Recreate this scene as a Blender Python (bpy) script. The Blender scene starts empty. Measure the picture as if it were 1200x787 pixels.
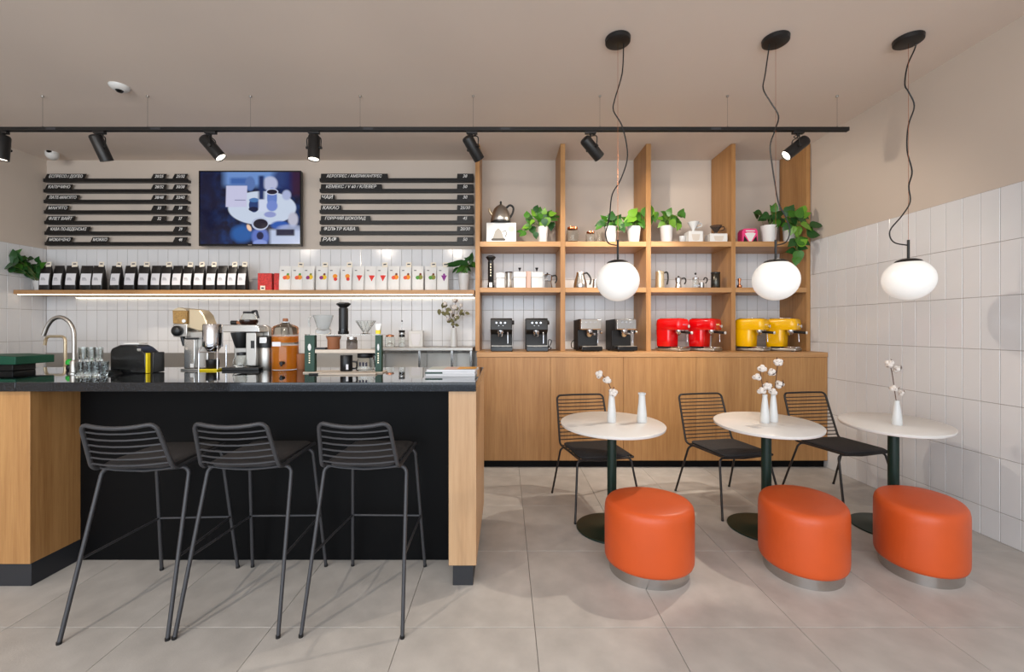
import bpy, bmesh, math, random
from mathutils import Matrix, Vector, Euler
random.seed(7)
scene = bpy.context.scene
COL = scene.collection
PI = math.pi

# ---------------------------------------------------------------- camera
F, VX, VY, H = 500.0, 592.0, 385.0, 1.36       # focal length in pixels, vanishing point, eye height
cam = bpy.data.cameras.new('camera')
cam.sensor_fit = 'HORIZONTAL'
cam.sensor_width = 36.0
cam.lens = 36.0 * F / 1200.0
cam.shift_x = (600.0 - VX) / 1200.0
cam.shift_y = -(393.5 - VY) / 1200.0
cam.clip_start = 0.05
cam_o = bpy.data.objects.new('camera', cam)
COL.objects.link(cam_o)
cam_o.location = (0, 0, H)
cam_o.rotation_euler = (PI / 2, 0, 0)
scene.camera = cam_o

# ---------------------------------------------------------------- world, exposure
world = bpy.data.worlds.new('world')
scene.world = world
world.use_nodes = True
bgn = world.node_tree.nodes['Background']
bgn.inputs[0].default_value = (0.80, 0.88, 1.0, 1)
bgn.inputs[1].default_value = 1.3
vs = scene.view_settings
vs.view_transform = 'Standard'
vs.look = 'None'
vs.gamma = 1.0
vs.use_curve_mapping = False
vs.exposure = -0.17

# ---------------------------------------------------------------- lamps of the room
def area_light(name, loc, rot, sx, sy, power, col):
    l = bpy.data.lights.new(name, 'AREA')
    l.shape = 'RECTANGLE'
    l.size, l.size_y = sx, sy
    l.energy = power
    l.color = col
    o = bpy.data.objects.new(name, l)
    COL.objects.link(o)
    o.location = loc
    o.rotation_euler = rot
    return o

def spot_light(name, loc, target, power, angle, blend=0.35, col=(1, 0.86, 0.70), size=0.035):
    l = bpy.data.lights.new(name, 'SPOT')
    l.energy = power
    l.spot_size = math.radians(angle)
    l.spot_blend = blend
    l.color = col
    l.shadow_soft_size = size
    o = bpy.data.objects.new(name, l)
    COL.objects.link(o)
    o.location = loc
    d = Vector(target) - Vector(loc)
    o.rotation_euler = d.to_track_quat('-Z', 'Y').to_euler()
    return o

WARM = (1.0, 0.875, 0.735)
# daylight through the shopfront glazing behind the camera
area_light('shopfront_daylight', (-1.0, -3.3, 1.75), (PI / 2, 0, 0), 7.6, 2.8, 310, (0.83, 0.915, 1.0))
# a second track of ceiling spots runs over the seating side, behind the camera
for (lx, ly, tx, ty, tz, p, ang) in [
        (-4.0, 1.0, -4.2, 4.8, 1.9, 44, 62),
        (-2.4, 1.0, -2.9, 4.8, 1.8, 44, 62),
        (-1.0, 1.0, -1.3, 4.8, 1.8, 44, 62),
        (0.2, 1.1, 0.35, 4.7, 1.7, 44, 58),
        (1.0, 1.1, 1.3, 4.7, 1.6, 44, 58),
        (1.6, 1.1, 2.5, 4.6, 1.6, 44, 58),
        (0.2, 0.9, 3.1, 3.2, 1.6, 34, 66),
        (-2.3, 0.3, -1.1, 2.5, 0.0, 110, 80),
        (1.9, 0.4, 1.5, 2.3, 0.0, 36, 80)]:
    spot_light('track_spot_lamp', (lx, ly, 2.95), (tx, ty, tz), p, ang, 0.5, WARM, 0.10 if tz else 0.04)

# ---------------------------------------------------------------- helpers
def PX(x, Y): return (x - VX) * Y / F
def PZ(y, Y): return H - (y - VY) * Y / F
def S(p, Y): return p * Y / F
def FL(x, y):
    Y = H * F / (y - VY)
    return PX(x, Y), Y

class B:
    """collects shapes into one mesh"""
    def __init__(s): s.v = []; s.f = []
    def add(s, vs, fs, M=None):
        n = len(s.v)
        s.v += [tuple(M @ Vector(p)) for p in vs] if M else [tuple(p) for p in vs]
        s.f += [tuple(i + n for i in q) for q in fs]
        return s
    def box(s, x0, x1, y0, y1, z0, z1, M=None):
        v = [(x0,y0,z0),(x1,y0,z0),(x1,y1,z0),(x0,y1,z0),(x0,y0,z1),(x1,y0,z1),(x1,y1,z1),(x0,y1,z1)]
        f = [(3,2,1,0),(4,5,6,7),(0,1,5,4),(1,2,6,5),(2,3,7,6),(3,0,4,7)]
        return s.add(v, f, M)
    def cbox(s, c, sz, M=None):
        return s.box(c[0]-sz[0]/2, c[0]+sz[0]/2, c[1]-sz[1]/2, c[1]+sz[1]/2, c[2]-sz[2]/2, c[2]+sz[2]/2, M)
    def tube(s, pts, r, n=8, closed=False, M=None):
        P = [Vector(p) for p in pts]
        m = len(P)
        R = r if isinstance(r, (list, tuple)) else [r] * m
        v, f = [], []
        up = None
        for i in range(m):
            if closed: t = (P[(i+1) % m] - P[i-1])
            else: t = P[min(i+1, m-1)] - P[max(i-1, 0)]
            t.normalize()
            if up is None:
                a = Vector((0,0,1)) if abs(t.z) < 0.9 else Vector((1,0,0))
                up = (a - t * a.dot(t)).normalized()
            else:
                up = (up - t * up.dot(t))
                up = up.normalized() if up.length > 1e-6 else t.orthogonal().normalized()
            w = t.cross(up)
            for k in range(n):
                a = 2 * PI * k / n
                v.append(P[i] + (up * math.cos(a) + w * math.sin(a)) * R[i])
        for i in range(m if closed else m - 1):
            j = (i + 1) % m
            for k in range(n):
                l = (k + 1) % n
                f.append((i*n+k, i*n+l, j*n+l, j*n+k))
        if not closed:
            f.append(tuple(range(n - 1, -1, -1)))
            f.append(tuple((m-1)*n + k for k in range(n)))
        return s.add(v, f, M)
    def lathe(s, prof, n=24, c=(0,0,0), sx=1.0, sy=1.0, M=None, cap=True):
        v, f = [], []
        m = len(prof)
        for (r, z) in prof:
            r = max(r, 1e-4)
            for k in range(n):
                a = 2 * PI * k / n
                v.append((c[0] + r*sx*math.cos(a), c[1] + r*sy*math.sin(a), c[2] + z))
        for i in range(m - 1):
            for k in range(n):
                l = (k + 1) % n
                f.append((i*n+k, i*n+l, (i+1)*n+l, (i+1)*n+k))
        if cap:
            f.append(tuple(range(n - 1, -1, -1)))
            f.append(tuple((m-1)*n + k for k in range(n)))
        return s.add(v, f, M)
    def prism(s, poly, axis, lo, hi, M=None):
        """poly of (a,b) pairs; axis 'x': (a,b)=(y,z); 'y': (x,z); 'z': (x,y)"""
        n = len(poly)
        def p(a, b, t): return {'x': (t,a,b), 'y': (a,t,b), 'z': (a,b,t)}[axis]
        v = [p(a, b, lo) for a, b in poly] + [p(a, b, hi) for a, b in poly]
        f = [tuple(range(n)), tuple(range(2*n-1, n-1, -1))]
        f += [((i+1) % n, i, n + i, n + (i+1) % n) for i in range(n)]
        return s.add(v, f, M)
    def rings(s, rings, M=None, cap=True):
        n = len(rings[0]); v = []; f = []
        for r in rings: v += r
        for i in range(len(rings) - 1):
            for k in range(n):
                l = (k+1) % n
                f.append((i*n+k, i*n+l, (i+1)*n+l, (i+1)*n+k))
        if cap:
            f.append(tuple(range(n-1, -1, -1)))
            f.append(tuple((len(rings)-1)*n + k for k in range(n)))
        return s.add(v, f, M)
    def mesh(s, name, mat, bevel=0.0, smooth=True, seg=2, angle=None):
        if angle is None: angle = 20 if bevel > 0 else 46
        me = bpy.data.meshes.new(name)
        bm = bmesh.new()
        vv = [bm.verts.new(p) for p in s.v]
        for q in s.f:
            try: bm.faces.new([vv[i] for i in q])
            except ValueError: pass
        bmesh.ops.recalc_face_normals(bm, faces=bm.faces)
        if bevel > 0:
            ed = [e for e in bm.edges if len(e.link_faces) == 2 and e.calc_face_angle(0) > math.radians(35)]
            bmesh.ops.bevel(bm, geom=ed, offset=bevel, segments=seg, profile=0.5, affect='EDGES', clamp_overlap=True)
        bm.to_mesh(me); bm.free()
        if smooth:
            me.shade_smooth()
            me.set_sharp_from_angle(angle=math.radians(angle))
        if mat: me.materials.append(mat)
        return me
    def obj(s, name, mat, parent=None, loc=(0,0,0), rot=(0,0,0), **k):
        return mk(name, s.mesh(name, mat, **k), parent, loc, rot)

def mk(name, me, parent=None, loc=(0,0,0), rot=(0,0,0), scale=(1,1,1)):
    o = bpy.data.objects.new(name, me)
    COL.objects.link(o)
    o.parent = parent
    o.location = loc; o.rotation_euler = rot; o.scale = scale
    return o

def tag(o, label, cat, group=None):
    o['label'] = label; o['category'] = cat
    if group: o['group'] = group
    return o

def thing(name, label, cat, loc=(0,0,0), rz=0.0, group=None, scale=1.0):
    o = bpy.data.objects.new(name, None)
    o.empty_display_size = 0.1
    COL.objects.link(o)
    o.location = loc; o.rotation_euler = (0, 0, rz); o.scale = (scale,) * 3
    return tag(o, label, cat, group)

def copy_tree(o, parent=None):
    c = o.copy()
    COL.objects.link(c)
    c.parent = parent
    for ch in list(o.children): copy_tree(ch, c)
    return c

def struct(o):
    o['kind'] = 'structure'
    return o

def rrect(w, d, r, n=4, cx=0, cy=0):
    """rounded rectangle outline of size w x d"""
    r = min(r, w/2 - 1e-4, d/2 - 1e-4)
    out = []
    for (sx, sy, a0) in ((1,1,0), (-1,1,PI/2), (-1,-1,PI), (1,-1,1.5*PI)):
        for k in range(n):
            a = a0 + PI/2 * k / (n - 1)
            out.append((cx + sx*(w/2 - r) + r*math.cos(a), cy + sy*(d/2 - r) + r*math.sin(a)))
    return out

def arc(p0, p1, p2, r, n=5):
    """fillet at p1 between p0-p1-p2"""
    a, b, c = Vector(p0), Vector(p1), Vector(p2)
    u = (a - b).normalized(); w = (c - b).normalized()
    ang = u.angle(w)
    t = r / math.tan(ang / 2)
    s0 = b + u * t; s1 = b + w * t
    ctr = b + (u + w).normalized() * (r / math.sin(ang / 2))
    e0 = s0 - ctr; e1 = s1 - ctr
    tot = e0.angle(e1)
    out = []
    for i in range(n + 1):
        f = i / n
        out.append(ctr + (e0 * math.sin((1-f)*tot) + e1 * math.sin(f*tot)) / math.sin(tot))
    return out

def fillet_path(pts, r, n=5):
    out = [Vector(pts[0])]
    for i in range(1, len(pts) - 1):
        out += arc(pts[i-1], pts[i], pts[i+1], r, n)
    out.append(Vector(pts[-1]))
    return out

def smooth_path(pts, n=6):
    """Catmull-Rom"""
    P = [Vector(p) for p in pts]
    P = [P[0]*2 - P[1]] + P + [P[-1]*2 - P[-2]]
    out = []
    for i in range(1, len(P) - 2):
        for k in range(n):
            t = k / n
            a, b, c, d = P[i-1], P[i], P[i+1], P[i+2]
            out.append(0.5 * ((2*b) + (c-a)*t + (2*a-5*b+4*c-d)*t*t + (3*b-a-3*c+d)*t*t*t))
    out.append(P[-2])
    return out

# ---------------------------------------------------------------- materials
MATS = {}
def srgb(r, g, b):
    f = lambda c: (c/255/12.92) if c/255 <= 0.04045 else ((c/255 + 0.055)/1.055)**2.4
    return (f(r), f(g), f(b), 1)

def mat(name, col, rough=0.5, metal=0.0, var=0.0, vscale=8.0, bump=0.0, bscale=60.0, spec=0.5, trans=0.0,
        ior=1.45, emit=None, estr=0.0, alpha=1.0, coat=0.0, sss=0.0):
    m = bpy.data.materials.new(name)
    m.use_nodes = True
    nt = m.node_tree; N = nt.nodes; L = nt.links
    b = N['Principled BSDF']
    c = srgb(*col) if max(col) > 1 else (*col, 1)
    b.inputs['Base Color'].default_value = c
    b.inputs['Roughness'].default_value = rough
    b.inputs['Metallic'].default_value = metal
    b.inputs['Specular IOR Level'].default_value = spec
    b.inputs['Transmission Weight'].default_value = trans
    b.inputs['IOR'].default_value = ior
    b.inputs['Alpha'].default_value = alpha
    b.inputs['Coat Weight'].default_value = coat
    if sss: b.inputs['Subsurface Weight'].default_value = sss; b.inputs['Subsurface Radius'].default_value = (0.01,0.008,0.006)
    if emit:
        b.inputs['Emission Color'].default_value = (*emit, 1)
        b.inputs['Emission Strength'].default_value = estr
    tc = N.new('ShaderNodeTexCoord')
    if var > 0:
        nz = N.new('ShaderNodeTexNoise'); nz.inputs['Scale'].default_value = vscale; nz.inputs['Detail'].default_value = 5
        L.new(tc.outputs['Object'], nz.inputs['Vector'])
        rp = N.new('ShaderNodeValToRGB')
        rp.color_ramp.elements[0].position = 0.3; rp.color_ramp.elements[1].position = 0.7
        rp.color_ramp.elements[0].color = tuple(x*(1-var) for x in c[:3]) + (1,)
        rp.color_ramp.elements[1].color = tuple(min(1, x*(1+var)) for x in c[:3]) + (1,)
        L.new(nz.outputs['Fac'], rp.inputs['Fac'])
        L.new(rp.outputs['Color'], b.inputs['Base Color'])
    if bump > 0:
        nb = N.new('ShaderNodeTexNoise'); nb.inputs['Scale'].default_value = bscale; nb.inputs['Detail'].default_value = 3
        L.new(tc.outputs['Object'], nb.inputs['Vector'])
        bp = N.new('ShaderNodeBump'); bp.inputs['Strength'].default_value = bump; bp.inputs['Distance'].default_value = 0.01
        L.new(nb.outputs['Fac'], bp.inputs['Height'])
        L.new(bp.outputs['Normal'], b.inputs['Normal'])
    MATS[name] = m
    return m

def wood(name, dark, light, axis='z', rough=0.45):
    m = bpy.data.materials.new(name); m.use_nodes = True
    nt = m.node_tree; N = nt.nodes; L = nt.links
    b = N['Principled BSDF']
    tc = N.new('ShaderNodeTexCoord')
    oi = N.new('ShaderNodeObjectInfo')
    ad = N.new('ShaderNodeVectorMath'); ad.operation = 'ADD'
    cb = N.new('ShaderNodeCombineXYZ')
    ml = N.new('ShaderNodeMath'); ml.operation = 'MULTIPLY'; ml.inputs[1].default_value = 7.0
    L.new(oi.outputs['Random'], ml.inputs[0])
    for i in range(3): L.new(ml.outputs[0], cb.inputs[i])
    L.new(tc.outputs['Object'], ad.inputs[0]); L.new(cb.outputs[0], ad.inputs[1])
    def stretched(sc, detail):
        mp = N.new('ShaderNodeMapping')
        k = {'x': 0, 'y': 1, 'z': 2}[axis]
        s = [sc]*3; s[k] = sc * 0.045
        mp.inputs['Scale'].default_value = s
        L.new(ad.outputs[0], mp.inputs['Vector'])
        nz = N.new('ShaderNodeTexNoise'); nz.inputs['Scale'].default_value = 1.0
        nz.inputs['Detail'].default_value = detail; nz.inputs['Roughness'].default_value = 0.62
        L.new(mp.outputs[0], nz.inputs['Vector'])
        return nz
    n1 = stretched(9, 4); n2 = stretched(70, 3)
    mx = N.new('ShaderNodeMix'); mx.data_type = 'FLOAT'
    mx.inputs['Factor'].default_value = 0.45
    L.new(n1.outputs['Fac'], mx.inputs[2]); L.new(n2.outputs['Fac'], mx.inputs[3])
    rp = N.new('ShaderNodeValToRGB')
    rp.color_ramp.elements[0].position = 0.32; rp.color_ramp.elements[1].position = 0.66
    rp.color_ramp.elements[0].color = srgb(*dark); rp.color_ramp.elements[1].color = srgb(*light)
    L.new(mx.outputs[0], rp.inputs['Fac'])
    L.new(rp.outputs['Color'], b.inputs['Base Color'])
    b.inputs['Roughness'].default_value = rough
    bp = N.new('ShaderNodeBump'); bp.inputs['Strength'].default_value = 0.12; bp.inputs['Distance'].default_value = 0.004
    L.new(n2.outputs['Fac'], bp.inputs['Height']); L.new(bp.outputs['Normal'], b.inputs['Normal'])
    MATS[name] = m
    return m

def per_object_tint(m, amount):
    """small brightness shift from piece to piece (tiles)"""
    nt = m.node_tree; N = nt.nodes; L = nt.links
    b = N['Principled BSDF']
    oi = N.new('ShaderNodeObjectInfo')
    mr = N.new('ShaderNodeMapRange'); mr.inputs['To Min'].default_value = 1 - amount; mr.inputs['To Max'].default_value = 1 + amount
    L.new(oi.outputs['Random'], mr.inputs['Value'])
    hs = N.new('ShaderNodeHueSaturation')
    L.new(mr.outputs[0], hs.inputs['Value'])
    src = b.inputs['Base Color'].links[0].from_socket if b.inputs['Base Color'].links else None
    if src: L.new(src, hs.inputs['Color'])
    else: hs.inputs['Color'].default_value = b.inputs['Base Color'].default_value
    L.new(hs.outputs['Color'], b.inputs['Base Color'])

paint = mat('wall_paint', (202, 189, 176), 0.9, var=0.02, vscale=1.5, bump=0.03, bscale=300)
ceil_paint = mat('ceiling_paint', (224, 210, 198), 0.95, var=0.02, vscale=0.8, bump=0.03, bscale=200)
tile_white = mat('white_glazed_tile', (222, 222, 223), 0.12, var=0.012, vscale=3, bump=0.05, bscale=9, spec=0.5)
per_object_tint(tile_white, 0.018)
grout = mat('grout', (142, 134, 128), 0.9)
floor_tile = mat('grey_floor_tile', (186, 182, 177), 0.45, var=0.13, vscale=6, bump=0.06, bscale=120)
per_object_tint(floor_tile, 0.03)
floor_grout = mat('floor_grout', (128, 122, 116), 0.9)
oak = wood('oak', (150, 104, 58), (184, 138, 86), 'z')
oak_h = wood('oak_horizontal', (164, 118, 72), (194, 150, 102), 'x')
oak_daylit = wood('oak_painted_daylight', (172, 134, 96), (196, 160, 122), 'z')  # same oak, paler and cooler: daylight on the end panel painted into its colour
black_panel = mat('black_laminate', (9, 9, 10), 0.5, spec=0.12)
plinth_m = mat('plinth_black', (42, 43, 47), 0.5)
black_metal = mat('black_powder_coat', (24, 23, 23), 0.42)
dark_steel = mat('charcoal_wire', (62, 62, 65), 0.45, metal=0.2)
chair_wire = mat('dark_brown_wire', (40, 35, 33), 0.42, metal=0.2)
cushion_m = mat('charcoal_felt', (50, 47, 47), 0.95, var=0.1, vscale=80, bump=0.2, bscale=400)
steel = mat('stainless_steel', (190, 188, 185), 0.22, metal=1.0)
brushed = mat('brushed_steel', (178, 174, 168), 0.38, metal=1.0, bump=0.04, bscale=90)
chrome = mat('chrome', (215, 215, 218), 0.08, metal=1.0)
champagne = mat('champagne_metal', (206, 190, 160), 0.3, metal=0.7)
copper = mat('copper', (206, 130, 88), 0.25, metal=1.0)
white_plastic = mat('white_plastic', (220, 219, 216), 0.4)
white_ceramic = mat('white_ceramic', (212, 213, 212), 0.25)
white_pot = mat('white_pot', (216, 215, 213), 0.35)
soil = mat('soil', (60, 44, 34), 0.95, var=0.3, vscale=60)
table_white = mat('table_laminate', (224, 221, 217), 0.32, var=0.015, vscale=6)
green_metal = mat('dark_green_metal', (14, 40, 32), 0.4)
orange_lea = mat('orange_leather', (205, 84, 34), 0.42, var=0.05, vscale=5, bump=0.07, bscale=260)
black_plastic = mat('black_plastic', (22, 22, 23), 0.4)
gloss_black = mat('gloss_black', (15, 15, 17), 0.2)
black_bag = mat('black_foil_bag', (28, 25, 24), 0.38, bump=0.25, bscale=35)
white_bag = mat('white_foil_bag', (230, 228, 224), 0.35, bump=0.15, bscale=30)
label_paper = mat('label_paper', (226, 225, 228), 0.7)
tag_paper = mat('tag_paper', (236, 226, 208), 0.7)
ink = mat('ink', (55, 55, 70), 0.8)
red_pack = mat('red_pack', (186, 44, 42), 0.35, var=0.4, vscale=60)
pink_pack = mat('pink_pack', (222, 60, 120), 0.4)
red_enamel = mat('red_enamel', (214, 8, 14), 0.16, coat=0.4)
yellow_enamel = mat('yellow_enamel', (242, 184, 0), 0.2, coat=0.4)
glass = mat('clear_glass', (0.96, 0.98, 0.97), 0.02, trans=1.0, ior=1.30)
smoke_glass = mat('smoky_glass', (0.30, 0.26, 0.24), 0.05, trans=0.9, ior=1.25)
tea = mat('amber_tea', (236, 140, 34), 0.08, trans=0.35, ior=1.25)
coffee_m = mat('dark_coffee', (36, 16, 10), 0.15)
beans = mat('coffee_beans', (150, 116, 62), 0.5, var=0.3, vscale=120)
leaf_m = [mat('leaf_green', (58, 108, 30), 0.38, var=0.25, vscale=25),
          mat('leaf_dark', (34, 76, 30), 0.38, var=0.25, vscale=25),
          mat('leaf_bright', (104, 150, 44), 0.38, var=0.2, vscale=25)]
dry_leaf = mat('dry_sage_leaf', (112, 108, 72), 0.8, var=0.2, vscale=40)
stem_m = mat('stem_green', (92, 110, 50), 0.6)
twig_m = mat('twig_brown', (84, 58, 48), 0.8)
cotton_m = mat('cotton', (222, 214, 207), 1.0, bump=0.4, bscale=90)
husk_m = mat('cotton_husk', (84, 52, 42), 0.8)
green_panel = mat('green_panel', (24, 62, 46), 0.45)
green_lid = mat('green_plastic', (20, 82, 60), 0.45)
green_bright = mat('bright_green', (30, 170, 50), 0.5)
yellow_plastic = mat('yellow_plastic', (232, 206, 20), 0.45)
pale_board = mat('pale_board', (206, 192, 176), 0.5, var=0.06, vscale=14)
brown_card = mat('brown_card', (150, 96, 64), 0.6)
letter_m = mat('lettering_white', (240, 238, 234), 0.6)
led_m = mat('led_light', (1.0, 0.93, 0.78), 0.5, emit=(1.0, 0.86, 0.64), estr=3.6)
lens_m = mat('lamp_lens', (1.0, 0.97, 0.9), 0.4, emit=(1.0, 0.90, 0.74), estr=7.0)
globe_m = mat('opal_glass', (0.72, 0.715, 0.70), 0.22, emit=(1.0, 0.965, 0.91), estr=0.36)
magazine_m = mat('magazine_paper', (222, 222, 224), 0.5)
granite = mat('black_granite', (16, 18, 22), 0.04, spec=0.4, coat=0.4)
granite.node_tree.nodes['Principled BSDF'].inputs['Coat IOR'].default_value = 1.4
granite.node_tree.nodes['Principled BSDF'].inputs['Coat Roughness'].default_value = 0.02
nt = granite.node_tree
_tc = nt.nodes.new('ShaderNodeTexCoord'); _vo = nt.nodes.new('ShaderNodeTexNoise'); _vo.inputs['Scale'].default_value = 260; _vo.inputs['Detail'].default_value = 2
_rp = nt.nodes.new('ShaderNodeValToRGB'); _rp.color_ramp.elements[0].position = 0.58; _rp.color_ramp.elements[1].position = 0.74
_rp.color_ramp.elements[0].color = srgb(17, 19, 23); _rp.color_ramp.elements[1].color = srgb(74, 82, 94)
nt.links.new(_tc.outputs['Object'], _vo.inputs['Vector']); nt.links.new(_vo.outputs['Fac'], _rp.inputs['Fac'])
nt.links.new(_rp.outputs['Color'], nt.nodes['Principled BSDF'].inputs['Base Color'])
# ================================================================= the room
YW, XL, XR, ZC, ZWAIN = 4.84, -5.2, 3.16, 3.27, 2.26
YF = -3.6
TZ = 0.345      # tile height with joint
floor = struct(B().box(XL-.1, XR+.1, YF, YW+.1, -0.12, -0.006).obj('floor', floor_grout, smooth=False))
struct(B().box(XL-.1, XR+.1, YF, YW+.1, ZC, ZC+0.12).obj('ceiling', ceil_paint, smooth=False))
wall_back = struct(B().box(XL-.1, XR+.1, YW, YW+.12, 0, ZC).obj('wall_back', paint, smooth=False))
wall_left = struct(B().box(XL-.12, XL, YF, YW, 0, ZC).obj('wall_left', paint, smooth=False))
wall_right = struct(B().box(XR, XR+.12, YF, YW, 0, ZC).obj('wall_right', paint, smooth=False))

# floor tiles, 0.6 x 0.67 m
J = 0.0012
fx0, fy0, fw, fd = 0.135, 1.943, 0.60, 0.67
ft = {}
i0 = math.floor((XL - fx0) / fw); i1 = math.ceil((XR - fx0) / fw)
for j in range(-8, 5):
    y0 = fy0 + j*fd; y1 = min(y0 + fd, YW)
    if y1 - y0 < 0.02 or y0 < YF: continue
    for i in range(i0, i1):
        x0 = max(fx0 + i*fw, XL); x1 = min(fx0 + (i+1)*fw, XR)
        if x1 - x0 < 0.02: continue
        w, d = round(x1-x0, 3), round(y1-y0, 3)
        if (w, d) not in ft:
            ft[(w, d)] = B().box(-w/2+J, w/2-J, -d/2+J, d/2-J, -0.006, 0.0).mesh('floor_tile', floor_tile, bevel=0.0012, seg=1)
        mk('floor_tile', ft[(w, d)], floor, ((x0+x1)/2, (y0+y1)/2, 0))

def wall_tiles(parent, axis, pos, a0, a1, phase, pitch, zmin, sgn):
    """glazed upright tiles; axis 'y' = wall facing the camera, 'x' = side wall. a runs along the wall"""
    T = 0.007
    # grout bed behind the tiles
    g = B()
    if axis == 'y': g.box(a0, a1, pos - 0.004, pos, zmin, ZWAIN)
    elif sgn < 0: g.box(pos - 0.004, pos, a0, a1, zmin, ZWAIN)
    else: g.box(pos, pos + 0.004, a0, a1, zmin, ZWAIN)
    g.obj('grout_bed', grout, parent, smooth=False)
    cache = {}
    k0 = math.floor((a0 - phase) / pitch); k1 = math.ceil((a1 - phase) / pitch)
    z = ZWAIN; n = 0
    while z > zmin + 0.03:
        zb = max(z - TZ, zmin)
        for k in range(k0, k1):
            p0 = max(phase + k*pitch, a0); p1 = min(phase + (k+1)*pitch, a1)
            if p1 - p0 < 0.012: continue
            w, h = round(p1-p0, 3), round(z-zb, 3)
            if (w, h) not in cache:
                b = B(); j = 0.0014
                if axis == 'y': b.box(-w/2+j, w/2-j, -T, 0, -h/2+j, h/2-j)
                elif sgn < 0: b.box(-T, 0, -w/2+j, w/2-j, -h/2+j, h/2-j)
                else: b.box(0, T, -w/2+j, w/2-j, -h/2+j, h/2-j)
                cache[(w, h)] = b.mesh('wall_tile', tile_white, bevel=0.0016, seg=1)
            c = (p0+p1)/2
            e = random.uniform(-0.0006, 0.0006)
            tl = 0.0035
            rr = (random.uniform(-tl, tl), 0, random.uniform(-tl, tl)) if axis == 'y' else (0, random.uniform(-tl, tl), random.uniform(-tl, tl))
            mk('wall_tile', cache[(w, h)], parent, (c, pos+e, (z+zb)/2) if axis == 'y' else (pos+e, c, (z+zb)/2), rr)
            n += 1
        z -= TZ
    return n
wall_tiles(wall_back, 'y', YW, XL+.001, XR-.001, -0.2517, 0.1151, ZWAIN - 4*TZ, -1)
wall_tiles(wall_right, 'x', XR, 0.2, YW-.01, 2.83, 0.1117, 0.0, -1)
wall_tiles(wall_left, 'x', XL, 2.4, YW-.01, 4.565, 0.117, 0.0, 1)

# ================================================================= bar
ZT = 1.081; ZU = 1.033
YSF, YSB = 2.22, 3.10
XBR = -0.152
bar = thing('bar_counter', 'long black-fronted bar counter with oak end blocks and black plinth', 'counter', (0, 2.5, 0))
def bp(b, n, m, **k): return b.obj(n, m, bar, (0, -2.5, 0), **k)
bp(B().box(-2.50, -0.297, 2.51, 2.55, 0, ZU), 'front_panel', black_panel, bevel=0.002)
bp(B().box(XL+.012, -2.50, 2.245, 3.06, 0.122, ZU), 'oak_block', oak, bevel=0.002)
bp(B().box(XL+.012, -2.505, 2.255, 3.05, 0, 0.122), 'plinth', plinth_m, bevel=0.002)
bp(B().box(-0.297, XBR, 2.24, 3.06, 0.117, ZU), 'oak_end_panel', oak_daylit, bevel=0.002)
bp(B().box(-0.278, XBR-.018, 2.262, 3.05, 0, 0.117), 'plinth', plinth_m, bevel=0.002)
bp(B().box(-2.50, -0.297, 3.02, 3.06, 0, ZU), 'back_panel', black_panel, bevel=0.002)
wt = thing('bar_worktop', 'polished black granite worktop along the bar counter', 'worktop', (-2.5, 2.66, ZU))
xs = PX(18, 2.22)
for (a, b_) in ((XL+.012, xs-.0008), (xs+.0008, XBR)):
    B().box(a, b_, YSF, YSB, ZU, ZT).obj('granite_slab', granite, wt, (2.5, -2.66, -ZU), bevel=0.0025)

# steel back counter along the wall behind the bar
XBC = -0.30
bc = thing('back_counter', 'low stainless steel work counter along the tiled wall behind the bar', 'counter', (-2.7, 4.5, 0))
def bq(b, n, m, **k): return b.obj(n, m, bc, (2.7, -4.5, 0), **k)
YB1 = YW - 0.012
bq(B().box(XL+.02, XBC, 4.25, YB1, 0.88, 0.92), 'steel_top', brushed, bevel=0.003)
bq(B().box(XL+.02, XBC, YB1-.016, YB1, 0.92, 1.088), 'backsplash', brushed, bevel=0.002)
for k in range(6):
    w = (XBC - XL - .02) / 6
    x0 = XL + .02 + k*w
    bq(B().box(x0+.002, x0+w-.002, 4.28, YB1, 0.08, 0.88), 'cabinet_front', brushed, bevel=0.002)
bq(B().box(XL+.04, XBC-.02, 4.32, YB1, 0, 0.08), 'plinth', plinth_m)
xr0, xr1 = PX(437, 4.45), PX(554, 4.4)
rs = thing('riser_shelf', 'stainless steel riser shelf at the end of the back counter', 'shelf', ((xr0+xr1)/2, 4.6, 0.92))
ox = -(xr0+xr1)/2
ZR = 1.165
def br(b, n, m, **k): return b.obj(n, m, rs, (ox, -4.6, -0.92), **k)
br(B().box(xr0, xr1, 4.38, YB1-.02, ZR-.03, ZR), 'shelf_plate', brushed, bevel=0.003)
for xx in (xr0+.02, PX(492, 4.45), PX(530, 4.45), xr1-.02):
    br(B().box(xx-.012, xx+.012, 4.42, YB1-.03, 0.92, ZR-.03), 'upright', steel, bevel=0.002)

# wall shelf with light strip
YS = 4.50
zs1, zs0 = PZ(339.5, YS), PZ(344.2, YS)
xs0, xs1 = XL + .012, PX(556, YS)
sh = thing('wall_shelf', 'long thin oak wall shelf with warm light strips beneath', 'shelf', ((xs0+xs1)/2, YS, zs0))
ox = -(xs0+xs1)/2
B().box(xs0, xs1, YS, YW-.009, zs0, zs1).obj('shelf_board', oak_h, sh, (ox, -YS, -zs0), bevel=0.002)
B().box(xs0+.02, xs1-.02, YS+.02, YS+.036, zs0-.007, zs0-.0005).obj('light_strip', led_m, sh, (ox, -YS, -zs0))
B().box(PX(88, 4.8), xs1-.02, YW-.032, YW-.018, zs0-.022, zs0-.014).obj('light_strip', led_m, sh, (ox, -YS, -zs0))
B().box(PX(88, 4.8), xs1-.02, YW-.034, YW-.0085, zs0-.014, zs0-.0005).obj('light_strip_profile', steel, sh, (ox, -YS, -zs0))
ZSH = zs1

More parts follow.
